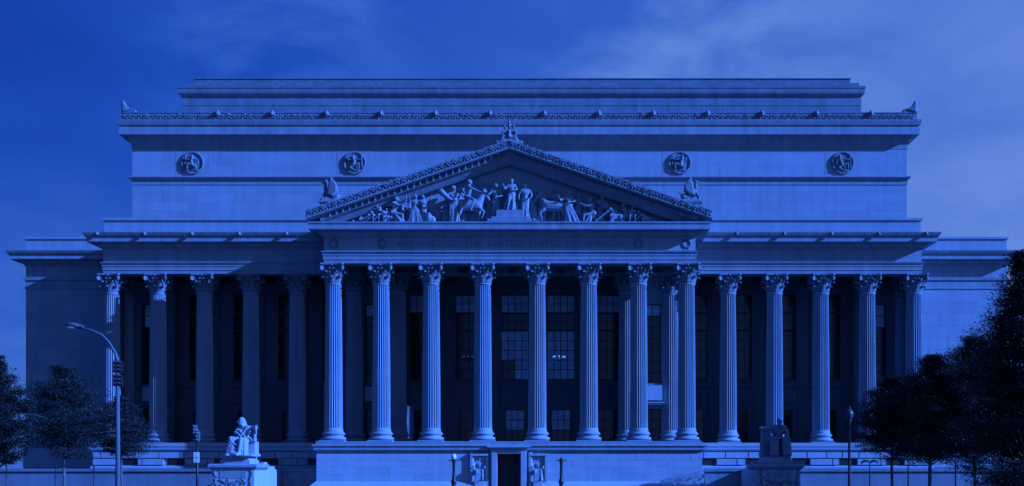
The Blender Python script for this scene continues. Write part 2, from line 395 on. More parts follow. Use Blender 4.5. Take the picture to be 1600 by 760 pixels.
# medallions ----------------------------------------------------------
def medallion(kind):
    mb = MB()
    for t in range(32):
        a0 = 2*math.pi*t/32; a1 = 2*math.pi*(t+1)/32
        mb.cap((1.17*math.cos(a0), 0, 1.17*math.sin(a0)), (1.17*math.cos(a1), 0, 1.17*math.sin(a1)), .13, .13, 7)
    bck = MB(); vs = []; n = 36
    for t in range(n): vs.append((1.2*math.cos(2*math.pi*t/n), .0, 1.2*math.sin(2*math.pi*t/n)))
    for t in range(n): vs.append((1.2*math.cos(2*math.pi*t/n), .12, 1.2*math.sin(2*math.pi*t/n)))
    mb.add(vs, [tuple(range(n)), tuple(range(2*n-1, n-1, -1))]+[(t, (t+1) % n, n+(t+1) % n, n+t) for t in range(n)])
    # a seated nude figure in the disc
    m = -1 if kind % 2 else 1; lean = .12*kind-.1
    def q(x, z, y=-.14): return (m*x, y, z)
    mb.ell(q(.12+lean, .72, -.2), (.15,.15,.18))
    mb.cap(q(.12+lean, .5), q(.0+lean, .1), .19, .16); mb.cap(q(0+lean,.1), q(.1,-.28), .17, .21)
    mb.cap(q(.1,-.28), q(-.5,-.12,-.22), .17, .12); mb.cap(q(-.5,-.12,-.22), q(-.55,-.72,-.16), .12, .08)
    mb.cap(q(.1,-.3), q(.5,-.55,-.2), .16, .12); mb.cap(q(.5,-.55,-.2), q(.0,-.82,-.16), .11, .08)
    mb.cap(q(.25+lean,.45), q(.68,.25,-.2), .1, .08); mb.cap(q(.68,.25,-.2), q(.72,.62 if kind%3 else -.2,-.2), .08, .06)
    mb.cap(q(-.05+lean,.45), q(-.5,.3,-.22), .1, .08); mb.cap(q(-.5,.3,-.22), q(-.85,.42,-.2), .07, .06)
    mb.cap(q(-.75,.75,-.1), q(-.85,-.5,-.1), .06, .06)
    mb.ell(q(.6,-.85,-.06), (.4,.1,.12)); mb.ell(q(-.3,-.9,-.06), (.45,.1,.1))
    return remesh(mb, .045, 'medallion')
for k, X in enumerate((-36.2, -18.25, 17.75, 35.8)):
    pn = part(MB().box(X-1.95, X+1.95, AY-.014, AY+.05, 35.02, 37.9), 'panel', STONE)
    obj('medallion', medallion(k), CARVED, B, (X, AY-.1, 36.42))

# ------------------------------------------------------------------ pediment
ZA, SL = 31.2, .347
XE = 18.15
def zl(x): return ZA-SL*abs(x)
ped = part(MB().add([(-17.1,.2,24.5),(17.1,.2,24.5),(17.1,.2,zl(17.1)-.1),(0,.2,ZA-.1),(-17.1,.2,zl(17.1)-.1),
                     (-17.1,22.6,24.5),(17.1,22.6,24.5),(17.1,22.6,zl(17.1)-.1),(0,22.6,ZA-.1),(-17.1,22.6,zl(17.1)-.1)],
                    [(0,1,2,3,4),(9,8,7,6,5),(0,5,6,1),(1,6,7,2),(2,7,8,3),(3,8,9,4),(4,9,5,0)]), 'pediment', TYMP)
def rake(prof, sx, x0=0.0, x1=XE):
    mb = MB(); n = len(prof); vs = []
    for x in (x0, x1):
        for y, dz in prof: vs.append((sx*x, y, zl(x)+dz))
    fs = [(k, (k+1) % n, n+(k+1) % n, n+k) for k in range(n)]+[tuple(range(n)), tuple(range(2*n-1, n-1, -1))]
    return mb.add(vs, fs)
for sx in (-1, 1):
    r1 = rake([(.3,-1.08),(-.5,-1.04),(-.55,-1.0),(-.95,-.56),(-1.0,-.52),(-1.35,-.47),(-1.35,-.06),(.3,-.06)], sx, 0, 17.0).build('raking_cornice', TRIM, ped)
    r2 = rake([(.3,-.059),(-1.75,-.058),(-2.0,-.05),(-2.05,.02),(-2.05,.1),(-1.98,.13),(-1.95,.5),(-2.12,.62),(-2.12,.7),(.3,.72)], sx).build('raking_sima', TRIM, ped)
    rnd = random.Random(5+sx)
    mb = MB(); mc = MB(); x = .35
    while x < XE-.1:
        z = zl(x)
        palmette(mb, sx*x, -2.02, z+.27, .98, rnd, tilt=sx*.3)
        mb.ell((sx*(x+.15), -2.0, z+.70+rnd.uniform(-.04,.06)), (.09,.09,.08), n=6, m=4)
        mb.ell((sx*(x+.28), -2.02, zl(x+.28)+.25), (.12,.1,.1), n=6, m=4); mb.ell((sx*(x+.28), -2.02, zl(x+.28)+.5), (.1,.12,.1), n=6, m=4)
        x += .56
    mb.build('carved_palmettes', CARVED, ped, True, kind='stuff')
    x = .5
    while x < 16.7:
        z = zl(x)
        mc.ell((sx*x, -1.4, z-.26), (.13,.12,.15), n=8, m=5); mc.box(sx*x-.08, sx*x+.08, -1.75, -1.36, z-.16, z-.08)
        mc.ell((sx*(x+.24), -1.38, zl(x+.24)-.26), (.05,.07,.16), n=6, m=4)
        x += .58
    mc.build('egg_moulding', CARVED, ped, True, kind='stuff')
# roof slabs of the gable
for sx in (-1, 1):
    rake([(.302,-.05),(.302,.3),(22.6,.3),(22.6,-.05)], sx, 0, 17.6).build('roof_slope', ROOF, ped)

# apex acroterion
mb = MB()
mb.box(-.8,.8,-.25,.3,-.5,.05)
for a, l in ((-1.2,.75),(-.8,.95),(-.42,1.25),(0,1.5),(.42,1.25),(.8,.95),(1.2,.75)):
    p = (math.sin(a)*l*.8, 0, .1+math.cos(a)*l); mb.cap((0,0,0), p, .12, .1); mb.ell((p[0], -.1, p[2]), (.13,.14,.15))
for sx in (-1, 1):
    mb.ell((sx*.55,-.12,.1), (.28,.15,.24)); mb.ell((sx*1.0,-.1,-.2), (.32,.15,.18)); mb.cap((sx*.2,-.15,.2), (sx*.75,-.15,.6), .09, .07)
mb.cap((.1,0,1.3), (.55,0,1.75), .07, .04)
mb.ell((0,-.18,.35), (.2,.18,.22)); mb.ell((0,-.2,.75), (.13,.15,.16))
o = obj('apex_acroterion', remesh(mb, .055, 'apex_acroterion'), CARVED, ped, (0, -1.7, 31.95))

# griffins at the eaves (facing outwards)
def griffin():
    mb = MB()
    mb.box(-1.2,1.1,-.55,.55,-.55,-.3); mb.box(-.95,1.0,-.45,.45,-.3,-.12)
    mb.ell((.35,0,.28), (.62,.3,.34)); mb.ell((.75,0,.2), (.35,.36,.36))
    mb.cap((-.25,0,.45), (-.55,0,1.15), .34, .24); mb.cap((-.55,0,1.15), (-.5,0,1.6), .24, .19)
    mb.ell((-.6,0,1.8), (.26,.19,.2)); mb.cap((-.75,0,1.78), (-.98,0,1.66), .11, .05); mb.ell((-.45,.0,2.0), (.1,.12,.12))
    for sy in (-1, 1):
        mb.cap((-.45,sy*.2,.7), (-.75,sy*.22,.3), .16, .12); mb.cap((-.75,sy*.22,.3), (-.85,sy*.22,-.08), .11, .11); mb.cap((-.85,sy*.22,-.08), (-1.05,sy*.22,-.1), .1, .08)
        mb.cap((.8,sy*.3,.1), (.3,sy*.34,-.08), .18, .12)
        for k in range(9):            # raised wing feathers
            t = k/8; mb.cap((-.2+.2*t, sy*.28, .5), (.12+.5*math.sin(t*2.0), sy*.4, 2.2-1.35*t), .2, .12)
    mb.cap((1.05,0,.3), (1.25,0,.75), .07, .05)
    return remesh(mb, .055, 'griffin')
G = griffin()
for sx in (-1, 1):
    px = 516 if sx < 0 else 1080
    X = at(px, 300, -1.4)[0]
    o = obj('griffin_acroterion', G, CARVED, ped, (X, -1.2, 26.85)); o.scale = (-.84 if sx > 0 else .84, .9, .82)

# figure sculptor -------------------------------------------------------
def person(j, H=1.0, skirt=None, folds=6, seed=0, hair=True, extra=None, flat=1.0, fingers=False, bulk=1.0):
    """j: joints in metres for a 1.8 m person: head, neck, pelvis, then le,lh,re,rh,lk,lf,rk,rf (x,z or x,y,z)"""
    rn = random.Random(seed); mb = MB(); cap0 = mb.cap
    mb.cap = lambda a, b, r0, r1, n=9: cap0(a, b, r0*(bulk if r0 > .03 else 1), r1*(bulk if r0 > .03 else 1), n)
    def P(k):
        v = j[k]; return Vector((v[0], v[1], v[2])) if len(v) == 3 else Vector((v[0], 0, v[1]))
    head, neck, pel = P('head'), P('neck'), P('pelvis')
    up = (neck-pel).normalized(); side = P('side') if 'side' in j else Vector((1,0,0))
    side = (side-up*side.dot(up)).normalized(); fwd = side.cross(up)*-1
    if 'fwd' in j: fwd = P('fwd').normalized()
    mb.ell(head, (.088,.1,.125)); mb.cap(neck-up*.03, head-Vector((0,0,.06)), .06, .052)
    fd = P('look').normalized() if 'look' in j else fwd
    mb.cap(head+fd*.09+Vector((0,0,.03)), head+fd*.115-Vector((0,0,.01)), .018, .024)   # nose
    mb.ell(head+fd*.05-Vector((0,0,.08)), (.05,.05,.045))                              # chin
    mb.cap(head+fd*.09-Vector((0,0,.045))-fd.cross(Vector((0,0,1)))*.03, head+fd*.09-Vector((0,0,.045))+fd.cross(Vector((0,0,1)))*.03, .012, .012)
    if hair: mb.ell(head-fd*.03+Vector((0,0,.035)), (.108,.115,.11)); mb.ell(head-fd*.1-Vector((0,0,.0)), (.06,.06,.06))
    sh = neck-up*.07
    ls, rs = sh-side*.18, sh+side*.18
    mb.cap(ls, rs, .075, .075)
    chest = sh-up*.13; mb.cap(chest-side*.07, chest+side*.07, .13, .13); mb.ell(chest+fwd*.06-side*.07, .075); mb.ell(chest+fwd*.06+side*.07, .075)
    waist = pel+up*.17; mb.cap(chest, waist, .135, .115); mb.cap(waist, pel, .115, .14)
    lhip, rhip = pel-side*.09, pel+side*.09; mb.cap(lhip, rhip, .12, .12)
    for s_, e_, h_ in ((ls,'le','lh'), (rs,'re','rh')):
        e, h = P(e_), P(h_); mb.cap(s_, e, .062, .046); mb.cap(e, h, .046, .032)
        d = (h-e).normalized(); mb.ell(h+d*.04, (.042,.036,.045))
        if fingers:
            for q in range(4):
                o_ = side*(q-1.5)*.02; mb.cap(h+d*.07+o_, h+d*(.13-.008*abs(q-1.3))+o_-Vector((0,0,.03)), .0125, .010, 6)
            mb.cap(h+d*.02, h+d*.07+side*.045, .014, .011, 6)
    for s_, k_, f_ in ((lhip,'lk','lf'), (rhip,'rk','rf')):
        k, f = P(k_), P(f_); mb.cap(s_, k, .095, .066); mb.cap(k, f, .062, .038)
        mb.cap(f+Vector((0,0,-.02)), f+fwd*.14-Vector((0,0,.045)), .042, .03)
    if skirt:   # list of hem points; folds are ridges running from the hips (or knees) to them
        for top_, hem in skirt:
            t = Vector(top_) if len(top_) == 3 else Vector((top_[0], 0, top_[1])); hpt = Vector(hem) if len(hem) == 3 else Vector((hem[0], 0, hem[1]))
            mid = t.lerp(hpt, .5)+Vector((rn.uniform(-.03,.03), -.03, 0))
            mb.cap(t, mid, .06, .045, 7); mb.cap(mid, hpt, .045, .055, 7)
    mb.cap = cap0
    if extra: extra(mb)
    mb.v = [(v[0]*H, v[1]*H*flat, v[2]*H) for v in mb.v]
    return mb
def std_skirt(x0, x1, z=.06, tx=.1, tz=.95, n=7, y=-.08):
    r = []
    for k in range(n):
        t = k/(n-1); r.append(((-tx+2*tx*t, y*.6, tz), (x0+(x1-x0)*t, y+.05*math.sin(k*2.3), z)))
        r.append(((-tx+2*tx*t, .06, tz), (x0+(x1-x0)*t, .08, z)))
    return r
def standing(lean=0, arm='down', mirror=False):
    j = dict(head=(lean+.0,-.02,1.68), neck=(lean,0,1.5), pelvis=(0,0,.98), fwd=(0,-1,0), look=(.8,-.6,0),
             le=(-.3,-.05,1.2), lh=(-.25,-.25,1.02), re=(.3,-.05,1.2), rh=(.3,-.22,1.0), lk=(-.1,-.04,.52), lf=(-.12,0,.07), rk=(.12,-.1,.53), rf=(.15,-.03,.07))
    if arm == 'out': j.update(re=(.38,-.1,1.28), rh=(.6,-.22,1.22))
    if arm == 'up': j.update(re=(.42,-.05,1.5), rh=(.45,-.1,1.78))
    if arm == 'carry': j.update(le=(-.35,-.1,1.2), lh=(-.45,-.3,1.42), re=(.32,-.1,1.18), rh=(.1,-.3,1.1))
    return j
KNEEL = dict(head=(.02,-.02,1.2), neck=(.0,0,1.04), pelvis=(-.12,0,.52), fwd=(.5,-.85,0), look=(1,-.2,0), le=(.12,-.18,.86), lh=(.4,-.2,.98), re=(.22,.0,.86), rh=(.42,-.1,1.08),
             lk=(.28,-.15,.42), lf=(.3,-.1,.06), rk=(.02,-.05,.1), rf=(-.35,0,.07), side=(.4,.6,0))
SIT = dict(head=(0,-.04,1.32), neck=(0,0,1.14), pelvis=(0,.05,.58), fwd=(0,-1,0), look=(-.2,-1,0), le=(-.32,-.08,.86), lh=(-.28,-.42,.72), re=(.32,-.08,.86), rh=(.28,-.42,.72),
           lk=(-.16,-.5,.6), lf=(-.16,-.5,.1), rk=(.17,-.5,.6), rf=(.19,-.58,.1))
CROUCH = dict(head=(.3,-.05,.72), neck=(.16,0,.62), pelvis=(-.25,0,.3), fwd=(.5,-.85,0), look=(1,-.2,0), le=(.3,-.15,.4), lh=(.5,-.15,.2), re=(.25,.05,.4), rh=(.45,0,.25),
              lk=(.1,-.15,.32), lf=(.0,-.12,.05), rk=(.05,0,.12), rf=(-.4,0,.06), side=(.3,.6,.2))
def horse():
    mb = MB()
    mb.cap((-.85,0,1.35), (.45,0,1.42), .42, .44); mb.ell((-.95,0,1.4), (.42,.38,.42)); mb.ell((.55,0,1.4), (.38,.36,.46))
    mb.cap((.6,0,1.6), (1.05,0,2.3), .36, .2); mb.cap((1.05,0,2.35), (1.45,-.03,1.85), .2, .12); mb.ell((1.1,0,2.4), (.2,.14,.17)); mb.ell((1.47,-.03,1.82), (.13,.1,.12))
    for sy in (-1, 1):
        mb.cap((1.02,sy*.1,2.5), (1.0,sy*.12,2.68), .05, .025)
        mb.cap((-1.0,sy*.2,1.2), (-1.05,sy*.22,.75), .22, .12); mb.cap((-1.05,sy*.22,.75), (-1.25,sy*.22,.62), .12, .09); mb.cap((-1.22,sy*.22,.6), (-1.12,sy*.22,.1), .09, .07); mb.ell((-1.08,sy*.22,.06), (.13,.1,.08))
    mb.cap((.6,.2,1.15), (.62,.2,.6), .17, .1); mb.cap((.62,.2,.6), (.6,.2,.1), .09, .07); mb.ell((.64,.2,.06), (.13,.1,.08))
    mb.cap((.65,-.2,1.15), (1.05,-.24,.85), .17, .1); mb.cap((1.05,-.24,.85), (.85,-.24,.4), .09, .07); mb.ell((.88,-.24,.33), (.1,.09,.1))
    for k in range(6): t = k/5; mb.ell((.5+.45*t,0,1.85+.62*t), (.16,.1,.14))
    mb.cap((-1.3,0,1.5), (-1.5,0,1.1), .12, .14); mb.cap((-1.5,0,1.1), (-1.45,0,.45), .14, .05)
    return mb
ZL = 24.66                     # ledge on which the figures stand
def place(mb, px, H, Y=-.55, vox=.06, flip=False, z=0.0, flat=None, name='relief_figure'):
    me = remesh(mb, vox, name); X = at(px, 340, Y)[0]
    o = obj(name, me, RELIEF, ped, (X, Y, ZL+z)); k_ = 1.22 if name == 'relief_figure' and not 770 < px < 830 else 1; o.scale = (-k_ if flip else k_, flat or 1, 1.06 if k_ > 1 else 1)
    return o
# centre group
blk = part(MB().box(-1.95,2.0,-1.75,.25,ZL,ZL+.28).box(-1.6,1.65,-1.65,.25,ZL+.28,ZL+.5).box(-1.15,1.25,-1.6,.25,ZL+.5,ZL+1.05).box(-1.05,1.15,-1.55,.25,ZL+1.05,ZL+1.12), 'throne_base', TRIM, parent=ped)
sit = dict(SIT); sit.update(look=(.1,-1,0))
hems = [((-.2+.4*k/8, -.5, .62), (-.42+.75*k/8, -.62+.06*math.sin(k*2), .06)) for k in range(9)]+[((-.2+.4*k/4, -.2, .6), (-.42+.75*k/4, -.3, .1)) for k in range(5)]
cg = standing(arm='carry'); cg.update(head=(.02,-.04,1.66), pelvis=(.02,.05,.95), lk=(-.12,-.25,.55), lf=(-.2,-.25,.08), rk=(.1,-.2,.5), rf=(.08,-.2,.07), look=(-.2,-1,0))
place(person(cg, 1.62, skirt=std_skirt(-.42,.22,n=9,tx=.13)+std_skirt(-.3,.18,z=.3,n=5,tx=.12), seed=4, bulk=1.15), 799, 2, Y=-1.0, z=1.12)
place(MB().box(-.55,.6,-.3,.5,0,1.1).box(-.5,.55,.1,.5,1.0,2.6), 799, 1, Y=-.2, z=1.1, vox=.08, name='throne')
place(person(standing(arm='carry'), 1.95, skirt=std_skirt(-.2,.2), seed=1), 775, 2, Y=-.6, z=.25)
place(person(standing(arm='down'), 1.95, skirt=std_skirt(-.18,.2), seed=2), 821, 2, Y=-.85, z=.25, flip=True)
# left horse group
place(horse(), 738, 1.2, Y=-.8).scale = (1.02,1,1.22)
rider = dict(SIT); rider.update(pelvis=(0,0,.5), head=(.08,0,1.25), neck=(.05,0,1.08), look=(1,-.3,0), fwd=(.9,-.3,0), lk=(.3,-.4,.3), lf=(.15,-.42,-.2), rk=(.35,.3,.3), rf=(.3,.35,-.1), le=(.25,-.25,.86), lh=(.5,-.2,.75), re=(-.2,-.2,.86), rh=(-.1,-.32,.55), side=(0,1,0))
place(person(rider, 1.75), 731, 2, Y=-.9, z=1.45)
def horn(mb):
    mb.cap((-.45,-.3,1.4), (-.2,-.3,1.15), .14, .09, 8); mb.cap((-.2,-.3,1.15), (.15,-.25,1.0), .09, .03, 8)
    for a in range(6): mb.ell((-.5+.06*math.cos(a), -.3, 1.48+.06*math.sin(a*1.7)), .07)
place(person(standing(arm='carry'), 1.8, skirt=std_skirt(-.15,.16,tx=.13), seed=3, extra=horn), 709, 2, Y=-.9)
def eagle():
    mb = MB(); mb.ell((0,0,0), (.35,.15,.2)); mb.ell((.33,0,.12), (.13,.11,.12)); mb.cap((.4,0,.1), (.52,0,.02), .05, .02)
    for k in range(6): mb.cap((-.1,-.05,.05), (-.75+.22*k, 0, .75-.08*k), .09, .04)
    for k in range(5): mb.cap((.1,-.05,0), (.3+.1*k, 0, -.35+.2*k), .07, .03)
    return mb
place(eagle(), 754, 1, Y=.05, z=3.4, vox=.05)
# left group
def lyre(mb): mb.cap((.42,-.2,.75), (.46,-.2,1.35), .035, .03, 7); mb.cap((.62,-.2,.75), (.58,-.2,1.35), .035, .03, 7); mb.cap((.42,-.2,.75), (.62,-.2,.75), .06, .06)
place(person(KNEEL, 1.75, skirt=[((-.1,-.1,.5),(.2,-.15,.08)),((-.15,0,.4),(-.35,0,.08)),((0,-.1,.4),(.35,-.1,.1))], extra=lyre), 619, 1, Y=-.9)
place(person(standing(lean=.05, arm='out'), 1.38, skirt=std_skirt(-.35,.4,n=8,tx=.14)), 648, 1, Y=-.8)
place(person(standing(lean=.0, arm='up'), 1.42, skirt=std_skirt(-.2,.2,n=6)), 661, 1, Y=-.4)
def rock():
    mb = MB(); mb.ell((0,0,.2), (.5,.3,.4)); mb.ell((-.1,-.1,.55), (.3,.25,.5)); mb.ell((.25,-.05,.3), (.3,.25,.45)); return mb
place(rock(), 672, 1, Y=-.7, name='relief_rock'); place(person(standing(), .9), 684, 1, Y=-.2)
place(person(CROUCH, 1.7, skirt=[((-.2,-.1,.3),(.1,-.15,.1))]), 603, 1, Y=-.8, flip=True)
place(person(SIT, 1.2), 589, 1, Y=-.7); place(person(CROUCH, 1.3), 573, 1, Y=-.8); place(person(SIT, .9), 604, 1, Y=-1.0, flip=True); place(rock(), 553, 1, Y=-.8, name='relief_rock').scale = (.5,.6,.35)
place(person(SIT, .5), 564, 1, Y=-1.0)
# right group
place(horse(), 862, 1.2, Y=-.55, flip=True).scale = (-1.02,1,1.2)
place(person(standing(arm='out'), 1.75), 870, 2, Y=-.35, flip=True)
place(person(standing(lean=.02, arm='carry'), 1.6, skirt=std_skirt(-.1,.5,n=8,tx=.12), seed=9), 888, 2, Y=-.9, flip=False)
place(person(standing(arm='up'), 1.5), 903, 1, Y=-.3)
place(person(KNEEL, 1.7, skirt=[((-.1,-.1,.5),(.2,-.15,.08)),((-.15,0,.4),(-.35,0,.08))]), 922, 1, Y=-.8, flip=True)
place(person(standing(arm='out', lean=-.1), 1.4, skirt=std_skirt(-.3,.3)), 938, 1, Y=-.4, flip=True)
place(person(CROUCH, 2.1, skirt=[((-.2,-.1,.3),(.1,-.15,.1)),((-.25,-.1,.3),(-.3,-.1,.1))]), 958, 1, Y=-.8, flip=True)
place(person(KNEEL, 1.35), 974, 1, Y=-.7, flip=True); place(person(SIT, 1.1), 988, 1, Y=-.8, flip=True)
place(person(CROUCH, 1.4), 1006, 1, Y=-.7, flip=True); place(rock(), 1022, 1, Y=-.7, name='relief_rock').scale = (1,.6,.4)

for px, ar, Hh, kd, fl in ((628,'down',1.25,0,0),(640,'up',1.3,0,1),(697,'out',1.3,0,1),(722,'carry',1.55,0,0),(765,'down',1.5,0,1),(833,'down',1.6,0,0),(846,'up',1.5,0,1),(880,'down',1.45,0,0),
                           (914,'carry',1.35,0,1),(930,'out',1.25,0,0),(949,'down',1.05,0,1),(964,'up',.95,0,0),(996,'',1.2,1,0),(1014,'',.9,1,1),(583,'',1.1,1,0),(611,'',1.5,1,1)):
    place(person(standing(arm=ar), Hh, skirt=std_skirt(-.18,.2,n=5), seed=px) if kd == 0 else person(CROUCH, Hh), px, 1, Y=-.12, flip=bool(fl))
# ------------------------------------------------------------------ columns
def shaft_mesh(n=24):
    prof = []; K = 8
    for i in range(17):
        t = i/16; prof.append((.0+t*13.3, .825-(.825-.715)*t**1.6, 1.0))
    prof[0] = (0, .87, 0); prof.insert(1, (.12, .83, 0)); prof.insert(2, (.22, .825, 1.0)); prof[3] = (1.0, .82, 1)
    prof[-1] = (13.08, .72, 1.0); prof += [(13.14,.72,0),(13.2,.78,0),(13.3,.78,0)]
    prof = sorted(prof); vs = []; fs = []; M = n*K
    for z, r, f in prof:
        for k in range(M):
            u = (k % K)/K; a = 2*math.pi*k/M
            d = .11*f*(math.sin(math.pi*(u-.2)/.8)**.8 if u > .2 else 0)
            vs.append(((r-d)*math.cos(a), (r-d)*math.sin(a), z))
    for i in range(len(prof)-1):
        for k in range(M):
            j = (k+1) % M; fs.append((i*M+k, i*M+j, (i+1)*M+j, (i+1)*M+k))
    mb = MB(); mb.add(vs, fs); return mb.mesh('column', 35)
def base_mesh():
    mb = MB(); mb.box(-1.13,1.13,-1.13,1.13,.0,.12)
    mb.lathe([(1.02,.12),(1.12,.18),(1.16,.27),(1.12,.36),(1.04,.41),(1.0,.42),(.92,.46),(.9,.53),(.93,.6),(1.0,.62),(1.04,.67),(1.05,.73),(1.02,.79),(.95,.83),(.92,.84),(.92,.9),(.87,.94),(.87,1.05)], 40)
    return mb.mesh('base', 35)
def leaf(mb, ang, pts, wd, n=5):
    ca, sa = math.cos(ang), math.sin(ang); vs = []; m = len(pts)
    for side in (0, 1):
        for i, (r, z) in enumerate(pts):
            wv = wd[i]
            for k in range(n):
                u = -1+2*k/(n-1); rr = r+.05*(1-abs(u))-(.07 if side else 0)-.05*u*u
                t = u*wv*(1+.12*(i % 2)); vs.append((rr*ca-t*sa, rr*sa+t*ca, z))
    fs = []; O = m*n
    for i in range(m-1):
        for k in range(n-1):
            a = i*n+k; fs.append((a, a+1, a+n+1, a+n)); fs.append((O+a+n, O+a+n+1, O+a+1, O+a))
        fs.append((i*n, i*n+n, O+i*n+n, O+i*n)); e = i*n+n-1; fs.append((e, O+e, O+e+n, e+n))
    a = (m-1)*n
    for k in range(n-1): fs.append((a+k, a+k+1, O+a+k+1, O+a+k)); fs.append((k+1, k, O+k, O+k+1))
    mb.add(vs, fs)
def capital_mesh():
    mb = MB()
    mb.lathe([(.70,0),(.66,.1),(.65,.6),(.70,1.1),(.86,1.45),(.95,1.52)], 32)
    for k in range(8):
        a = math.pi/4*k
        leaf(mb, a, [(.76,.02),(.80,.25),(.87,.45),(1.0,.6),(1.16,.6),(1.2,.48)], [.23,.27,.27,.22,.14,.06])
        leaf(mb, a+math.pi/8, [(.76,.3),(.82,.62),(.9,.85),(1.07,1.05),(1.24,1.05),(1.28,.92)], [.2,.25,.25,.2,.13,.05])
    for k in range(4):
        a = math.pi/4+math.pi/2*k; d = Vector((math.cos(a), math.sin(a), 0)); sd = Vector((-d.y, d.x, 0))
        for s_ in (-1, 1):
            mb.tube([d*.86+sd*.22*s_+Vector((0,0,.85)), d*.98+sd*.16*s_+Vector((0,0,1.15)), d*1.14+sd*.09*s_+Vector((0,0,1.4)), d*1.28+sd*.04*s_+Vector((0,0,1.48)), d*1.36+sd*.03*s_+Vector((0,0,1.42))], [.05,.06,.07,.08,.07], 7)
        # volute disc
        vs = []; c = d*1.3+Vector((0,0,1.32)); n = 12
        for o_ in (-.11, .11):
            for q in range(n):
                b = 2*math.pi*q/n; vs.append(c+d*.21*math.cos(b)+Vector((0,0,.22*math.sin(b)))+sd*o_)
        mb.add(vs, [tuple(range(n)), tuple(range(2*n-1, n-1, -1))]+[(q, (q+1) % n, n+(q+1) % n, n+q) for q in range(n)])
        b = math.pi/2*k; e = Vector((math.cos(b), math.sin(b), 0)); es = Vector((-e.y, e.x, 0))
        for s_ in (-1, 1): mb.ell(e*.98+es*.17*s_+Vector((0,0,1.3)), (.08,.08,.09), n=8, m=5)
        mb.ell(e*1.0+Vector((0,0,1.62)), (.1,.1,.11), n=8, m=5)
    # abacus with concave sides
    ring = []
    for k in range(4):
        a0 = math.pi/4+math.pi/2*k; a1 = a0+math.pi/2
        p0 = Vector((math.cos(a0+.075), math.sin(a0+.075)))*1.5; p1 = Vector((math.cos(a1-.075), math.sin(a1-.075)))*1.5
        for q in range(7):
            t = q/6; p = p0.lerp(p1, t); p = p*(1-.13*math.sin(math.pi*t)); ring.append(p)
    n = len(ring); vs = []
    for z, s_ in ((1.53,.9),(1.6,.95),(1.62,1.0),(1.749,1.0)):
        vs += [(p.x*s_, p.y*s_, z) for p in ring]
    fs = [tuple(range(n))[::-1], tuple(3*n+i for i in range(n))]
    for k in range(3): fs += [(k*n+i, k*n+(i+1) % n, (k+1)*n+(i+1) % n, (k+1)*n+i) for i in range(n)]
    mb.add(vs, fs)
    return mb.mesh('capital', 50)
SH, BA, CA = shaft_mesh(), base_mesh(), capital_mesh()
def column(x, y):
    c = obj('column', SH, COLM, B, (x, y, ZF+1.05))
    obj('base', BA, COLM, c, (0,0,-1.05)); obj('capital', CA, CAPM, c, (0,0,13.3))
for x in (2.48, 7.17, 11.72, 16.08):
    for s_ in (-1, 1): column(s_*x, 0)
for x in (38.45, 34.0, 29.55, 25.1, 20.65):
    for s_ in (-1, 1): column(s_*x, 5.54)
for s_ in (-1, 1):
    column(s_*15.2, 6.3 if s_ > 0 else 5.6); column(s_*10.9, 4.95); column(s_*38.45, 9.0)
# engaged pilasters on the porch wall
for k in range(-9, 10):
    x = 4.45*(k+.5) if k >= 0 else 4.45*(k+.5)
    if abs(x) > 38.7: continue
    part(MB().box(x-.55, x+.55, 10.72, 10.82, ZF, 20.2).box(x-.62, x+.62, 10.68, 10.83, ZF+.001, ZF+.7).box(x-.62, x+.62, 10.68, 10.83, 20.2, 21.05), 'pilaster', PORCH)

# floors, ceilings
part(MB().box(-38.9, 38.9, 4.2, 10.8, ZF-.5, ZF-.012), 'floor', PAVE)
part(MB().box(-17.0, 17.0, -1.3, 4.19, ZF-.5, ZF-.004), 'floor', PAVE)
ce = MB().box(-38, 38, 6.3, 10.75, 21.9, 22.4).box(-15.2, 15.2, .7, 6.29, 21.9, 22.4)
for k in range(-8, 9): ce.box(4.45*k-2.5, 4.45*k-1.95, 6.25, 10.7, 21.12, 21.9)
for k in range(-3, 4): ce.box(4.65*k-.3, 4.65*k+.3, .66, 6.2, 21.14, 21.9)
part(ce, 'ceiling', CEIL)

# windows of the porch wall
def cellgrid(x0, x1, z0, z1, nx, nz, bar):
    cs = []; wx = (x1-x0)/nx; wz = (z1-z0)/nz
    for i in range(nx):
        for k in range(nz): cs.append((x0+i*wx+bar/2, x0+(i+1)*wx-bar/2, z0+k*wz+bar/2, z0+(k+1)*wz-bar/2))
    return cs
YW = 10.73
panes = {}
def pane_obj(parent, c, m, y=YW):
    x0, x1, z0, z1 = c; key = (round(x1-x0, 3), round(z1-z0, 3), m.name)
    if key not in panes:
        hx, hz = (x1-x0)/2, (z1-z0)/2; me = MB().box(-hx, hx, -.012, .012, -hz, hz).mesh('pane'); me.materials.append(m); panes[key] = me
    o = bpy.data.objects.new('pane', panes[key]); COL.objects.link(o); o.parent = parent; o.location = ((x0+x1)/2, y, (z0+z1)/2)
def muntins(x0, x1, z0, z1, nx, nz, bar, y0, y1):
    mb = MB()
    for i in range(nx+1):
        x = x0+(x1-x0)*i/nx; mb.box(x-bar/2, x+bar/2, y0, y1, z0-bar/2, z1+bar/2)
    for k in range(nz+1):
        z = z0+(z1-z0)*k/nz; mb.box(x0-bar/2, x1+bar/2, y0+.004, y1-.004, z-bar/2, z+bar/2)
    return mb
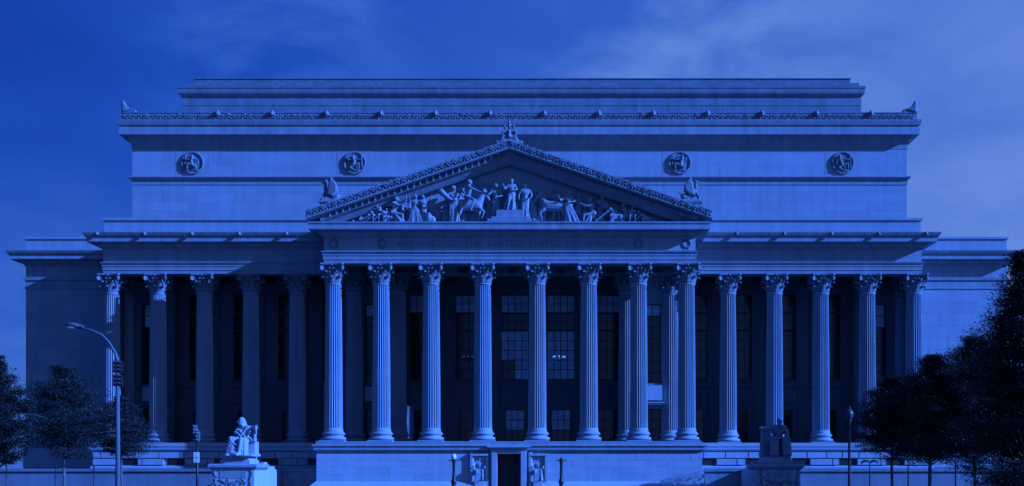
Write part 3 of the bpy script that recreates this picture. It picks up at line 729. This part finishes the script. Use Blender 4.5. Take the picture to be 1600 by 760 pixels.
# heights from the photograph: transom 462-488, main 518-592, lower 640-688
def zw(py): return at(800, py, 10.8)[1]
for k in range(-8, 9):
    xc = 4.6*k if abs(k) <= 2 else 4.45*k+.15*(1 if k > 0 else -1)
    if abs(xc) > 37 or abs(k) == 3 or abs(k) == 8: continue
    mid = abs(k) <= 2; hw = 1.36
    far = not (mid or k >= 3)
    # surround
    fr = part(MB().box(xc-hw-.28, xc-hw-.02, 10.66, 10.82, zw(600), zw(456)).box(xc+hw+.02, xc+hw+.28, 10.66, 10.82, zw(600), zw(456)).box(xc-hw-.35, xc+hw+.35, 10.60, 10.82, zw(456), zw(456)+.3)
              .box(xc-hw-.5, xc+hw+.5, 10.50, 10.82, zw(600)-.3, zw(600)).box(xc-hw-.1, xc+hw+.1, 10.68, 10.82, zw(630), zw(600)-.3), 'window_surround', PORCH)
    for (py1, py0, nx, nz, lit) in ((462, 489, 4, 2, True), (518, 593, 4, 5, True), (491, 516, 4, 2, False), (641, 688, 3 if mid else 2, 3, True)):
        z0, z1 = zw(py0), zw(py1); h = hw if py1 != 641 else .95
        wn = muntins(xc-h, xc+h, z0, z1, nx, nz, .07, 10.70, 10.78).build('window', BRONZE, B)
        if far:
            MB().box(xc-h, xc+h, YW-.01, YW+.01, z0, z1).build('pane', GLASS, wn); continue
        for q, c in enumerate(cellgrid(xc-h, xc+h, z0, z1, nx, nz, .07)):
            bright = lit and mid and k >= 0 and k < 2 and not (k == 0 and py1 == 518 and q % nz in (0, 1) and q < 9)
            if py1 == 462 and mid: bright = True
            if py1 == 641: bright = (mid and k in (0, 1) and q % nz > 0)
            if k == 8 and py1 in (462, 491): bright = True
            pane_obj(wn, c, BLIND if bright else GLASS)

# bays of wall that stand further forward, between the inner and outer ends of the colonnades
def anta(xc, yf, xa, xb, hw, STONE=STONE, bal=0.06):
    z = lambda py: CAMZ+(VY-py)*(yf-CAMY)/FPX
    zb0, zb1, zp0, zp1, zd0, zd1 = z(600), z(475), z(627), z(604), 5.3, z(639)
    w_ = part(MB().box(xa, xc-hw, yf, 10.79, ZF-.01, 21.09).box(xc+hw, xb, yf, 10.79, ZF-.01, 21.09).box(xc-hw, xc+hw, yf, 10.79, zb1, 21.09)
              .box(xc-hw, xc+hw, yf+.02, 10.79, zd1, zb0).box(xc-hw, xc+hw, yf, 10.79, ZF-.01, zd0), 'wall', STONE)
    MB().box(xc-hw-.16, xc-hw, yf-.3, yf+.3, zb0-.12, zb1+.16).box(xc+hw, xc+hw+.16, yf-.08, yf+.3, zb0-.12, zb1+.16).box(xc-hw, xc+hw, yf-.08, yf+.3, zb1, zb1+.16).box(xc-hw, xc+hw, yf-.34, yf+.3, zb0-.12, zb0).build('window_surround', STONE, w_)
    MB().box(xc-hw+.02, xc+hw-.02, yf-bal, yf+.02, zp0, zp1).build('balcony', GRANITE, w_)
    de = MB().box(xc-hw-.2, xc+hw+.2, yf-bal-.1, yf+.02, zp0-.28, zp0-.14)
    for q in range(9): de.box(xc-hw+.2*q, xc-hw+.2*q+.1, yf-bal-.05, yf+.02, zp0-.42, zp0-.281)
    de.build('dentil_shelf', STONE, w_)
    for z0, z1, nx, nz, up in ((zb0, zb1, 2, 7, 1), (zd0, zd1, 2, 3, 0)):
        wn = muntins(xc-hw+.04, xc+hw-.04, z0+.04, z1-.04, nx, nz, .07, yf+.5, yf+.58).build('window', BRONZE, B)
        for q, c in enumerate(cellgrid(xc-hw, xc+hw, z0, z1, nx, nz, .07)):
            pane_obj(wn, c, BLIND if up and q % nz == nz-1 or (up and abs(xc) > 30 and q % nz > nz-3) else GLASS, yf+.54)
for s_ in (-1, 1):
    part(MB().box(min(s_*38.2, s_*38.88), max(s_*38.2, s_*38.88), 6.35, 8.1, ZF-.005, 21.08), 'sun_blocking_wall', PORCH)  # added wall behind the corner column, keeps sun off the porch back wall
    part(MB().box(min(s_*10.3, s_*11.5), max(s_*10.3, s_*11.5), 5.0, 6.29, ZF-.003, 21.07), 'sun_blocking_spur', PORCH)  # added block, closes the gap where sun slips behind the inner column
    anta(s_*13.45, 6.3, min(s_*10.65, s_*16.3), max(s_*10.65, s_*16.3), .86, STONE if s_ > 0 else PORCH, 1.35 if s_ > 0 else .06)  # left bay takes the darker stone, its shade put into the colour
    anta(s_*35.9, 9.2, min(s_*33.7, s_*38.9), max(s_*33.7, s_*38.9), .95, PORCH)  # end bays likewise darkened by colour to look shaded
# ------------------------------------------------------------------ podium of the portico
PXP, PYP = 17.3, -1.6
pod = part(MB().box(-17.2, -1.25, -1.5, 4.0, 0, 4.45).box(1.25, 17.2, -1.5, 4.0, 0, 4.45).box(-1.25, 1.25, -1.5, 4.0, 3.95, 4.45), 'podium', GRANITE)
podp = [(-PXP, 4.6), (-PXP, PYP), (PXP, PYP), (PXP, 4.6)]
part(MB().sweep(podp, wrap([(-.05,3.86),(-.03,4.06),(.03,4.1),(.2,4.2),(.24,4.22),(.24,4.42),(.2,4.46),(.17,4.5),(.3,4.52),(.34,4.56),(.34,4.66),(.28,4.7),(.05,4.71),(.05,5.0)], .5)), 'podium_cornice', TRIM)
for a, b in ((-PXP, -2.9), (2.9, PXP)):
    pp = [(-PXP, 4.6), (-PXP, PYP), (b, PYP)] if a < 0 else [(a, PYP), (PXP, PYP), (PXP, 4.6)]
    part(MB().sweep(pp, wrap([(.55,0),(.55,.9),(.5,1.0),(.22,1.25),(.12,1.3),(.05,1.42)], .3)), 'plinth', GRANITE)
DX = at(795, 0, PYP)[0]
blocks(pod, -PXP, DX-3.45, 1.42, 3.9, PYP, 4, 2.3, GRANITE, gap=.010)
blocks(pod, DX+3.45, PXP, 1.42, 3.9, PYP, 4, 2.3, GRANITE, gap=.010)
# relief piers either side of the door
for s_ in (-1, 1):
    xc = DX+s_*2.62
    part(MB().box(xc-.82, xc+.82, -1.9, -1.0, 0, 1.4).box(xc-.82, xc+.82, -1.62, -1.0, 1.4, 3.9).box(xc-.82, xc-.62, -1.85, -1.0, 1.401, 3.9).box(xc+.62, xc+.82, -1.85, -1.0, 1.401, 3.9).box(xc-.84, xc+.84, -1.9, -1.0, 3.7, 3.901), 'relief_pier', GRANITE)
    g = dict(SIT); g.update(head=(.0,-.1,1.42), look=(.0,-1,0)) if s_ > 0 else g.update(look=(.15,-1,0))
    sk = [((-.16+.32*q/6, -.45, .62), (-.2+.45*q/6, -.5, .05)) for q in range(7)]
    def helm(mb): mb.ell((-.42,-.1,1.0), (.12,.12,.5)); mb.ell((-.42,-.1,1.5), (.12,.12,.12)); mb.cap((-.3,-.42,.62), (.2,-.5,.3), .09, .07)
    o = obj('relief_figure', remesh(person(g, 1.62, skirt=sk if s_ > 0 else sk[:5], extra=helm), .04, 'relief_figure'), SCULPT, pod, (xc, -1.62, 1.42))
    o.scale = (1, .6, 1)
    part(MB().box(xc-.38, xc+.38, -2.15, -1.91, 0.6, 1.38), 'relief_block', GRANITE)
# door surround and door
zd = at(795, 709, PYP)[1]
part(MB().box(DX-1.62, DX-1.03, -1.95, -1.0, 0, zd).box(DX+1.03, DX+1.62, -1.95, -1.0, 0, zd).box(DX-1.62, DX+1.62, -1.95, -1.0, zd, zd+.35).box(DX-1.5, DX-1.12, -2.0, -1.9, 0, zd+.1).box(DX+1.12, DX+1.5, -2.0, -1.9, 0, zd+.1)
     .box(DX-1.7, DX+1.7, -2.05, -1.0, zd+.36, zd+.55).box(DX-1.95, DX+1.95, -2.3, -1.0, zd+.55, zd+.72), 'door_surround', GRANITE)
dr = part(MB().box(DX-1.02, DX-.01, -.2, -.1, .02, zd).box(DX+.01, DX+1.02, -.2, -.1, .02, zd), 'door', BRONZE)
for s_ in (-1, 1): MB().tube([(DX+s_*.12,-.28,1.1), (DX+s_*.12,-.28,1.7)], .03).build('handle', STEEL, dr)

# base of the side colonnades: two courses of chamfered blocks with openings
for s_ in (-1, 1):
    xa, xb = (17.35, 39.6) if s_ > 0 else (-39.6, -17.35)
    wb = part(MB().box(xa, xb, 4.0, 10.8, 0, 4.2), 'colonnade_base', GRANITE)
    pth = [(17.35, 3.75), (39.8, 3.75), (39.8, 13.5)] if s_ > 0 else [(-39.8, 13.5), (-39.8, 3.75), (-17.35, 3.75)]
    part(MB().sweep(pth, wrap([(-.05,4.2),(.02,4.21),(.1,4.35),(.12,4.55),(.0,4.56),(.0,4.62),(.1,4.64),(.1,4.98)], .6)), 'stylobate', GRANITE)
    sk = []
    for x in (22.9, 27.3, 31.75, 36.2, 18.45):
        xx = s_*x; sk.append((xx-.85, xx+.85, (0,)))
        part(MB().box(xx-.8, xx+.8, 3.95, 3.99, 2.9, 3.5), 'vent_opening', BRONZE)
    blocks(wb, xa, xb, 2.86, 4.16, 3.8, 2, 1.8, GRANITE, gap=.1, depth=.3, skip=sk)
    part(MB().sweep(pth, wrap([(-.05,2.0),(.0,2.0),(.0,2.7),(-.1,2.78)], .3)), 'ledge', GRANITE)
    # same courses on the pavilions
    pv = pav_r if s_ > 0 else pav_l
# inscription
cu = bpy.data.curves.new('t', 'FONT'); cu.body = "ARCHIVES  OF  THE  UNITED  STATES  OF  AMERICA"; cu.size = .86; cu.extrude = .012; cu.align_x = 'CENTER'; cu.align_y = 'CENTER'; cu.space_character = 1.12
to = bpy.data.objects.new('t', cu); COL.objects.link(to); bpy.context.view_layer.update()
me = bpy.data.meshes.new_from_object(to.evaluated_get(bpy.context.evaluated_depsgraph_get())); bpy.data.objects.remove(to)
xs = [v.co.x for v in me.vertices]; sc = 20.5/(max(xs)-min(xs))
tobj = obj('inscription', me, LETTER, B, (at(797, 0, PY)[0], PY-.008, 22.86)); tobj.rotation_euler.x = R(90); tobj.scale = (sc, .95, 1)
for px in (521, 597, 998, 1073):
    mb = MB()
    for q in range(18):
        a = 2*math.pi*q/18; mb.ell((.34*math.cos(a), 0, .34*math.sin(a)), (.1,.07,.1), n=7, m=5)
    mb.cap((0,0,-.36), (-.2,0,-.5), .05,.03); mb.cap((0,0,-.36), (.2,0,-.5), .05,.03)
    part(mb, 'wreath', CARVED, True).location = (at(px, 0, PY)[0], PY-.03, 22.88)

# ------------------------------------------------------------------ retaining walls in front of the wings
for s_ in (-1, 1):
    t = thing('retaining_wall', 'low stone retaining wall with a coping running from the podium to the %s edge' % ('right' if s_ > 0 else 'left'), 'wall', (s_*45, 1.2, 0))
    xa, xb = (17.9, 95) if s_ > 0 else (-95, -17.9)
    MB().box(xa-s_*45, xb-s_*45, .15, 1.0, 0, 2.28).build('wall_face', WALLST, t)
    MB().box(xa-s_*45, xb-s_*45, 0, 1.1, 2.281, 2.55).build('coping', WALLST, t)
    MB().box(xa-s_*45, xb-s_*45, .02, 1.05, 0, .5).build('footing', GRANITE, t)

# ------------------------------------------------------------------ statues and pedestals
def pedestal(s_):
    lab = ('sunlit carved stone pedestal with stepped plinth carrying the seated woman' if s_ < 0 else 'shaded stone pedestal with stepped plinth carrying the seated man')
    X0 = -22.85 if s_ < 0 else 22.95
    t = thing('statue_pedestal', lab, 'pedestal', (X0, -6.4, 0))
    MB().box(-1.78,1.78,-1.95,2.0,0,2.5).box(-1.95,1.95,-2.1,2.15,0,.6).build('die', GRANITE, t)
    MB().sweep([(-1.8,2.0),(-1.8,-1.95),(1.8,-1.95),(1.8,2.0)], wrap([(-.02,2.4),(.08,2.5),(.22,2.62),(.25,2.66),(.25,2.85),(.1,2.94)], 1.7)).box(-1.7,1.7,-1.85,2.2,2.4,2.94).build('cap', TRIM, t)
    MB().box(-1.25,1.25,-1.4,1.5,2.941,3.28).box(-1.12,1.12,-1.25,1.4,3.28,3.56).build('plinth', GRANITE, t)
    MB().box(-1.75,1.75,2.01,5.0,0,2.75).box(-1.5,1.5,2.2,3.4,2.751,3.1).build('cheek_block', GRANITE, t)
    MB().box(-1.7,1.7,5.01,7.55,0,2.5).build('cheek_wall', GRANITE, t)
    MB().box(-1.1,1.1,-1.99,-1.94,1.75,2.36).build('inscription_panel', TRIM, t)
    mb = MB(); rn = random.Random(2)
    for q in range(26):
        mb.ell((-1.08+q*.086, -1.97, 1.35+rn.uniform(-.25,.25)), (.1,.06,.18), rot=(0, rn.uniform(-1.4,1.4), 0), n=6, m=4)
    for sx in (-1, 1):
        for q in range(9): mb.ell((sx*(1.45+rn.uniform(-.16,.16)), -1.97, 1.0+q*.165), (.15,.06,.09), rot=(0, rn.uniform(-1.5,1.5), 0), n=6, m=4)
    mb.build('garland_relief', CARVED, t, True)
    return X0
XL = pedestal(-1); XR = pedestal(1)
H = 2.3
jw = dict(head=(-.07,-.12,1.30), neck=(0,-.03,1.13), pelvis=(.05,.12,.6), fwd=(-.35,-1,0), look=(-.85,-.5,-.12), side=(1,-.3,0),
          le=(-.27,-.12,.88), lh=(-.08,-.36,.8), re=(.36,-.06,1.09), rh=(.50,-.2,1.12), lk=(-.33,-.5,.66), lf=(-.40,-.58,.09), rk=(.06,-.58,.62), rf=(.02,-.72,.1))
def swag(mb, p0, p1, sag, r=.04):
    p0, p1 = Vector(p0), Vector(p1); q = [p0.lerp(p1, t/5)+Vector((0,-.03*math.sin(math.pi*t/5),-sag*math.sin(math.pi*t/5))) for t in range(6)]
    for a, b in zip(q, q[1:]): mb.cap(a, b, r, r, 7)
def exw(mb):
    mb.box(.1,.44,-.05,.5,0,.56); mb.box(.2,.5,-.15,.52,0,.1); mb.box(-.46,.5,-.66,.5,0,.05)
    mb.cap((.42,-.05,.6),(.44,-.1,.78), .09,.06)
    for q in range(4): mb.cap((.50+.012*q,-.24+.03*q,1.1), (.53-.02*q,-.22+.03*q,.82+.03*q), .04, .03, 6)      # cloth hanging from the hand
    for q in range(4): mb.cap((-.36+.045*q,-.5,.66), (-.44+.06*q,-.62-.02*q,.05), .065, .07, 7)                # left shin drapery
    for q in range(4): mb.cap((.02+.05*q,-.52,.62), (-.02+.075*q,-.62,.05), .07, .075, 7)                     # right shin drapery
    mb.cap((-.2,-.42,.35), (-.05,-.5,.12), .13, .15); mb.ell((-.08,-.2,.56), (.36,.36,.14)); mb.cap((-.3,-.3,.5), (-.33,-.42,.15), .12, .12); mb.cap((.1,-.3,.5), (.1,-.35,.12), .16, .18)
    swag(mb, (-.33,-.56,.62), (.08,-.62,.5), .14); swag(mb, (-.34,-.58,.52), (.1,-.64,.38), .18); swag(mb, (-.36,-.6,.4), (.12,-.66,.26), .17); swag(mb, (-.3,-.5,.68), (.12,-.5,.62), .07)
    mb.ell((-.1,-.66,.09), (.24,.12,.08)); mb.ell((-.42,-.7,.05), (.1,.1,.05))
    mb.cap((-.13,-.14,1.0), (.12,-.18,.72), .035,.035,6); mb.cap((.14,-.14,1.03), (-.06,-.18,.74), .035,.035,6)
    mb.ell((-.055,-.06,1.36), (.125,.13,.105)); mb.cap((-.02,.02,1.33), (.08,.05,1.1), .085, .07)               # veil
me = remesh(person(jw, H, extra=exw, fingers=True, bulk=1.3), .035, 'seated_woman_statue', it=1)
o = obj('seated_statue', me, SCULPT, None, (XL+.4, -6.6, 3.562)); tag(o, 'sunlit statue of a seated robed woman, one arm stretched out over the left pedestal', 'statue')
jm = dict(head=(.12,-.14,1.30), neck=(.1,-.02,1.12), pelvis=(.05,.12,.58), fwd=(.1,-1,0), look=(.1,-1,-.15), side=(1,0,0),
          le=(-.28,-.08,1.04), lh=(-.55,-.2,1.06), re=(.42,-.1,.86), rh=(.3,-.4,.68), lk=(-.14,-.5,.62), lf=(-.14,-.55,.1), rk=(.3,-.5,.64), rf=(.36,-.62,.1))
def exm(mb):
    mb.box(-.52,.44,-.12,.5,0,.52); mb.box(-.5,-.22,-.1,.45,.5,.98); mb.box(-.55,.48,-.3,.5,0,.16); mb.box(.0,.3,.25,.5,.5,.85)
    mb.cap((-.08,-.02,1.08), (.3,-.02,1.08), .1, .1); mb.cap((-.35,-.1,1.02), (-.52,-.15,1.02), .09, .1)
    for q in range(10):
        t = (q if q < 5 else q+3)/12; mb.cap((-.26+.66*t,-.5,.62), (-.28+.7*t,-.6,.06), .06, .06, 7)
    for q in range(5): mb.cap((-.18+.12*q,-.35,.68), (-.12+.1*q,.0,.62), .07,.08,6)
    mb.cap((-.1,-.3,.5), (-.1,-.35,.12), .14, .16); mb.cap((.25,-.3,.5), (.25,-.35,.12), .14, .16)
    mb.ell((.12,-.2,1.19), (.06,.06,.08)); mb.cap((.34,-.05,1.02),(-.05,-.15,.7),.055,.06,6); mb.cap((.38,.02,1.0),(.42,-.1,.55),.09,.1,6)
DARKST = mat('tree_shaded_marble', (.17, .195, .23), var=.2, scale=1.6, bump=.25, bscale=10)  # darker copy of the sculpture marble; the trees' shade put into the colour
me = remesh(person(jm, H, extra=exm, fingers=True, bulk=1.3), .035, 'seated_man_statue', it=1)
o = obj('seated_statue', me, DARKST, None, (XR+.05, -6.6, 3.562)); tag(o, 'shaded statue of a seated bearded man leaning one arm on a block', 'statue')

# ------------------------------------------------------------------ lanterns in the porch
for k, (px, lab) in enumerate(((732, 'hanging ring lantern in the porch left of the doorway axis'), (873, 'hanging ring lantern in the porch right of the doorway axis'))):
    X, Z = at(px, 560, 5)
    t = thing('hanging_lantern', lab, 'lantern', (X, 5, Z))
    r = MB()
    for q in range(16):
        a0 = 2*math.pi*q/16; a1 = 2*math.pi*(q+1)/16; r.cap((.55*math.cos(a0), .55*math.sin(a0), 0), (.55*math.cos(a1), .55*math.sin(a1), 0), .05, .05, 6)
    r.build('ring', STEEL, t, True)
    MB().tube([(0,0,0), (0,0,21.9-Z)], .02, 6).build('chain', BRONZE, t)
    bl = MB()
    for q in range(8): a = math.pi/4*q; bl.ell((.55*math.cos(a), .55*math.sin(a), .12), (.07,.07,.1), n=8, m=6)
    bl.build('lamp_glass', PALE, t, True)
    MB().ell((0,0,-.15), (.14,.14,.2)).cap((0,0,0), (.55,0,0), .02,.02).cap((0,0,0), (-.55,0,0), .02,.02).cap((0,0,0), (0,.55,0), .02,.02).cap((0,0,0), (0,-.55,0), .02,.02).build('hub', BRONZE, t, True)

# ------------------------------------------------------------------ street furniture
# tall cobra-head street lamp, left
Y = -57.3; X, _ = at(184, 700, Y); zt = at(184, 570, Y)[1]
t = thing('street_lamp', 'tall grey street lamp with a curved arm and cobra head reaching left', 'street lamp', (X, Y, 0))
pts = [(0,0,0), (0,0,3), (0,0,zt)]
arm = [at(px, py, Y) for px, py in ((184,570),(180,552),(170,535),(158,523),(142,516),(120,512))]
MB().tube([(0,0,0),(0,0,.6),(0,0,3),(0,0,zt)], [.14,.11,.095,.075], 12).build('pole', STEEL, t, True)
MB().tube([(a-X, 0, z) for a, z in arm], [.07,.06,.055,.05,.045,.04], 10).build('arm', STEEL, t, True)
ax, az = at(114, 509, Y)
MB().ell((ax-X, 0, az+.02), (.32,.16,.11), rot=(0, .12, 0), n=14, m=8).cap((ax-X+.25,0,az), (ax-X+.42,0,az-.06), .08, .05).build('lamp_head', STEEL, t, True)
MB().ell((ax-X-.06, 0, az-.06), (.2,.12,.08), n=12, m=6).build('lens', PALE, t, True)
sg = MB()
for q in range(2):
    zz = at(0, 568+q*21, Y)[1]
    for dx, dy in ((-.04,-.16), (.13,.02)):
        for k in range(3):
            sg.box(dx-.07, dx+.07, dy-.07, dy+.07, zz-.08-k*.16, zz+.07-k*.16); sg.cap((dx, dy-.05, zz+.04-k*.16), (dx, dy-.2, zz+.03-k*.16), .06, .045, 8)
sg.build('traffic_signal', DARKMETAL, t)
# signal pole with sign
Y = -54.8; X = at(308, 700, Y)[0]
t = thing('signal_pole', 'slim dark pole with small traffic signals and a white notice near the left statue', 'signal pole', (X, Y, 0))
zt = at(0, 676, Y)[1]
MB().tube([(0,0,0), (0,0,zt)], [.055,.045], 10).build('pole', DARKMETAL, t, True)
for k, (dx, py) in enumerate(((-.06,672),(.06,682))):
    zz = at(0, py, Y)[1]
    h = MB().box(dx-.08, dx+.08, -.18, -.03, zz-.22, zz+.22).build('signal_head', STEEL, t)
    v = MB()
    for q in range(3): v.cap((dx,-.19,zz+.14-q*.14), (dx,-.3,zz+.13-q*.14), .055, .04, 8)
    v.build('visor', STEEL, h, True)
MB().ell((0,0,zt+.05), (.07,.07,.12)).build('finial', STEEL, t, True)
z1, z0 = at(0, 707, Y)[1], at(0, 723, Y)[1]
sp = MB().box(-.12,.12,-.1,-.07,z0,z1).build('notice', SIGNW, t)
MB().box(-.11,.11,-.104,-.1005,(z0+z1)/2-.012,(z0+z1)/2+.012).box(-.006,.006,-.105,-.1015,z0+.02,z1-.02).build('notice_lines', STEEL, sp)
# globe lamp right
Y = -47.8; X, zc = at(1327, 648, Y)
t = thing('globe_lamp', 'dark fluted globe street lamp standing before the right colonnade', 'street lamp', (X, Y, 0))
MB().lathe([(.24,0),(.26,.1),(.24,.3),(.16,.55),(.13,.7),(.09,.8),(.075,1.2),(.065,2.6),(.06,zc-.55),(.1,zc-.5),(.07,zc-.42),(.12,zc-.34),(.14,zc-.27)], 14).build('post', DARKMETAL, t, True)
MB().ell((0,0,zc), (.21,.21,.29), n=16, m=12).build('globe', mat('grey_globe_glass', (.05,.06,.07), rough=.3, bump=0), t, True)
MB().lathe([(.1,zc+.27),(.07,zc+.34),(.03,zc+.38),(.02,zc+.46)], 10).build('finial', DARKMETAL, t, True)
# candelabrum lamps by the door
for px, py, lab, globe in ((709, 716, 'dark iron lamp post with a bright white globe, left of the door', True), (877, 716, 'dark iron lamp post without a globe, right of the door', False)):
    Y = -15.3; X, zt = at(px, py+2, Y)
    t = thing('lamp_post', lab, 'lamp post', (X, Y, 0))
    MB().lathe([(.3,0),(.32,.2),(.26,.4),(.2,.8),(.27,.95),(.22,1.1),(.16,1.25),(.2,1.4),(.24,1.5),(.17,1.62),(.13,1.8),(.11,2.2),(.10,zt-.3),(.17,zt-.22),(.12,zt-.14),(.19,zt-.05),(.2,zt)], 16).build('post', DARKMETAL, t, True)
    MB().cap((-.35,0,zt-.1), (.35,0,zt-.1), .025, .025).ell((-.35,0,zt-.06), .05).ell((.35,0,zt-.06), .05).build('crossbar', STEEL if globe else DARKMETAL, t, True)
    if globe: MB().ell((0,0,zt+.2), (.21,.21,.24), n=16, m=12).build('globe', PALE, t, True)
    else: MB().lathe([(.1,zt),(.12,zt+.06),(.04,zt+.12),(.02,zt+.2)], 10).build('finial', DARKMETAL, t, True)
# gull-wing path lamps right
for px, py, Y, wd, pos in ((1359, 723, -30.6, .36, 'leftmost and smallest of the three, beside the globe lamp'), (1419, 720, -33.1, .40, 'middle one of the three under the street trees'), (1493, 715, -36.9, .50, 'rightmost and largest of the three')):
    X, zt = at(px, py, Y)
    t = thing('path_lamp', 'two-winged path lamp, '+pos, 'path lamp', (X, Y, 0), 'wing-shaped path lamps')
    MB().tube([(0,0,0),(0,0,zt+.05)], [.05,.035], 8).build('post', DARKMETAL, t, True)
    for s_ in (-1, 1):
        vs = []; n = 9
        for q in range(n):
            u = q/(n-1); x = s_*(.03+wd*u*1.5); z = zt+.10*math.sin(u*2.6)+.04-.12*u*u; wy = .03+.17*math.sin(math.pi*min(1, u*.9+.1))
            vs += [(x,-wy,z-.07),(x,wy,z-.07),(x,0,z+.07)]
        fs = [(0,1,2), (3*n-3,3*n-1,3*n-2)]
        for q in range(n-1): a = 3*q; fs += [(a,a+3,a+4,a+1),(a+1,a+4,a+5,a+2),(a+2,a+5,a+3,a)]
        MB().add(vs, fs).build('lamp_shade', DARKMETAL, t)
# thin posts left
for px, lab in ((10, 'thin dark metal post at the far left edge under the edge tree'), (87, 'thin dark metal post left of the young tree trunk'), (147, 'thin dark metal post between the young tree trunk and the tall street lamp'), (1327+60, None)):
    if not lab: continue
    Y = -38.2; X, zt = at(px, 729, Y)
    t = thing('railing_post', lab, 'post', (X, Y, 0), 'thin posts before the left wall')
    MB().tube([(0,0,0),(0,0,zt)], [.045,.04], 8).build('stem', DARKMETAL, t, True)
    MB().lathe([(.06,zt-.02),(.07,zt+.02),(.03,zt+.07)], 8).build('post_cap', DARKMETAL, t, True)

# ------------------------------------------------------------------ trees
def tree(px, Y, py_top, py_base, halfpx, lab, seed, m=LEAF, dens=1.0, kind='round', lean=0.0, trunk=.14, leaf_s=.17, name='street_tree', cat='tree'):
    rn = random.Random(seed); s = FPX/(Y-CAMY); X = at(px, 0, Y)[0]
    zt, zb, r = at(0, py_top, Y)[1], at(0, py_base, Y)[1], halfpx/s
    t = thing(name, lab, cat, (X, Y, 0))
    tr = MB(); hz = zt-zb
    top_ = zb+hz*.85
    tp_ = [(0,0,-.1), (.04,0,.5), (.05*rn.uniform(-1,1),0,zb*.6), (lean*.3,0,zb+hz*.25), (lean*.6,.1,zb+hz*.55), (lean,0,top_)]
    tr.tube(tp_, [trunk*1.5,trunk*1.1,trunk,trunk*.8,trunk*.5,trunk*.12], 8)
    clumps = []
    nl = int(26*dens)+8
    for k in range(nl):
        u = (k+rn.random())/nl; z0 = zb*.92+hz*.8*u
        if kind == 'cone': rad = r*(1.04-.86*u**1.3)*(.55+.65*rn.random())
        else: rad = r*math.sin(math.pi*(.2+.76*u))**.6*(.5+.68*rn.random())
        a = k*2.4+rn.uniform(-.4,.4)
        bx = lean*u; end = Vector((bx+rad*math.cos(a), rad*math.sin(a), z0+hz*(.05+.14*rn.random())*(1-u*.3)))
        st = Vector((bx*.8, 0, z0-hz*.05)); md = st.lerp(end, .5)+Vector((0,0,hz*.03))
        tr.tube([st, md, end], [trunk*.4*(1-u*.5), trunk*.22, trunk*.06], 5)
        for q in range(6):
            f = .3+.75*(q+rn.random())/6; c = st.lerp(end, f)+Vector((rn.uniform(-1,1), rn.uniform(-1,1), rn.uniform(-.6,.9)))*r*.14
            clumps.append((c, r*rn.uniform(.13,.25)))
    for k in range(int(18*dens)):
        clumps.append((Vector((lean+rn.uniform(-.16,.16)*r, rn.uniform(-.15,.15)*r, zt-hz*.2*rn.random())), r*.12))
    tr.build('trunk', BARK, t, True)
    vs = []; fs = []
    for c, cr_ in clumps:
        for q in range(int(70*dens)):
            d = Vector((rn.gauss(0,1), rn.gauss(0,1), rn.gauss(0,.5)))*cr_*.62; d.z *= .75; p = c+d
            a = rn.uniform(0,6.28); b = rn.uniform(-.9,.9); ls = leaf_s*rn.uniform(.6,1.3)
            ux = Vector((math.cos(a)*math.cos(b), math.sin(a)*math.cos(b), math.sin(b)))*ls
            vv = ux.cross(Vector((rn.gauss(0,.5), rn.gauss(0,.5), 1))).normalized()*ls*.38
            i = len(vs); vs += [p-ux*.5, p+vv*.5, p+ux*.6, p-vv*.5]; fs.append((i,i+1,i+2,i+3))
    me = bpy.data.meshes.new('crown'); me.from_pydata([tuple(v) for v in vs], [], fs)
    obj('crown', me, m, t)
    return t
tree(-6, -35, 556, 722, 54, 'dark dense tree cut off by the left edge of the view', 11, dens=1.8, trunk=.2)
tree(100, -11.5, 572, 706, 74, 'young bushy tree with a slim pale trunk before the left pavilion', 12, LEAF2, dens=1.9, trunk=.12)
tree(190, -7.7, 618, 708, 46, 'small tree behind the tall street lamp at the corner column', 13, LEAF2, dens=1.4, trunk=.09)
tree(1394, -8.6, 590, 708, 66, 'rounded dark tree right of the globe lamp shading the seated man', 14, dens=2.0, trunk=.12)
tree(1452, -11.0, 556, 716, 84, 'mid-sized dark tree with open upper twigs, second from the globe lamp', 15, dens=2.9, trunk=.15, lean=.4)
tree(1524, -13.2, 528, 716, 92, 'tall dark tree between the open-twigged tree and the big edge tree', 16, dens=3.2, trunk=.17)
tree(1606, -36.9, 398, 745, 104, 'biggest and tallest dark tree, cut off by the right edge of the view', 17, dens=3.6, kind='cone', trunk=.26)
tree(1590, -44.6, 722, 768, 60, 'low dark bush at the lower right corner under the biggest tree', 18, dens=1.1, trunk=.05, leaf_s=.12, name='bush', cat='bush')
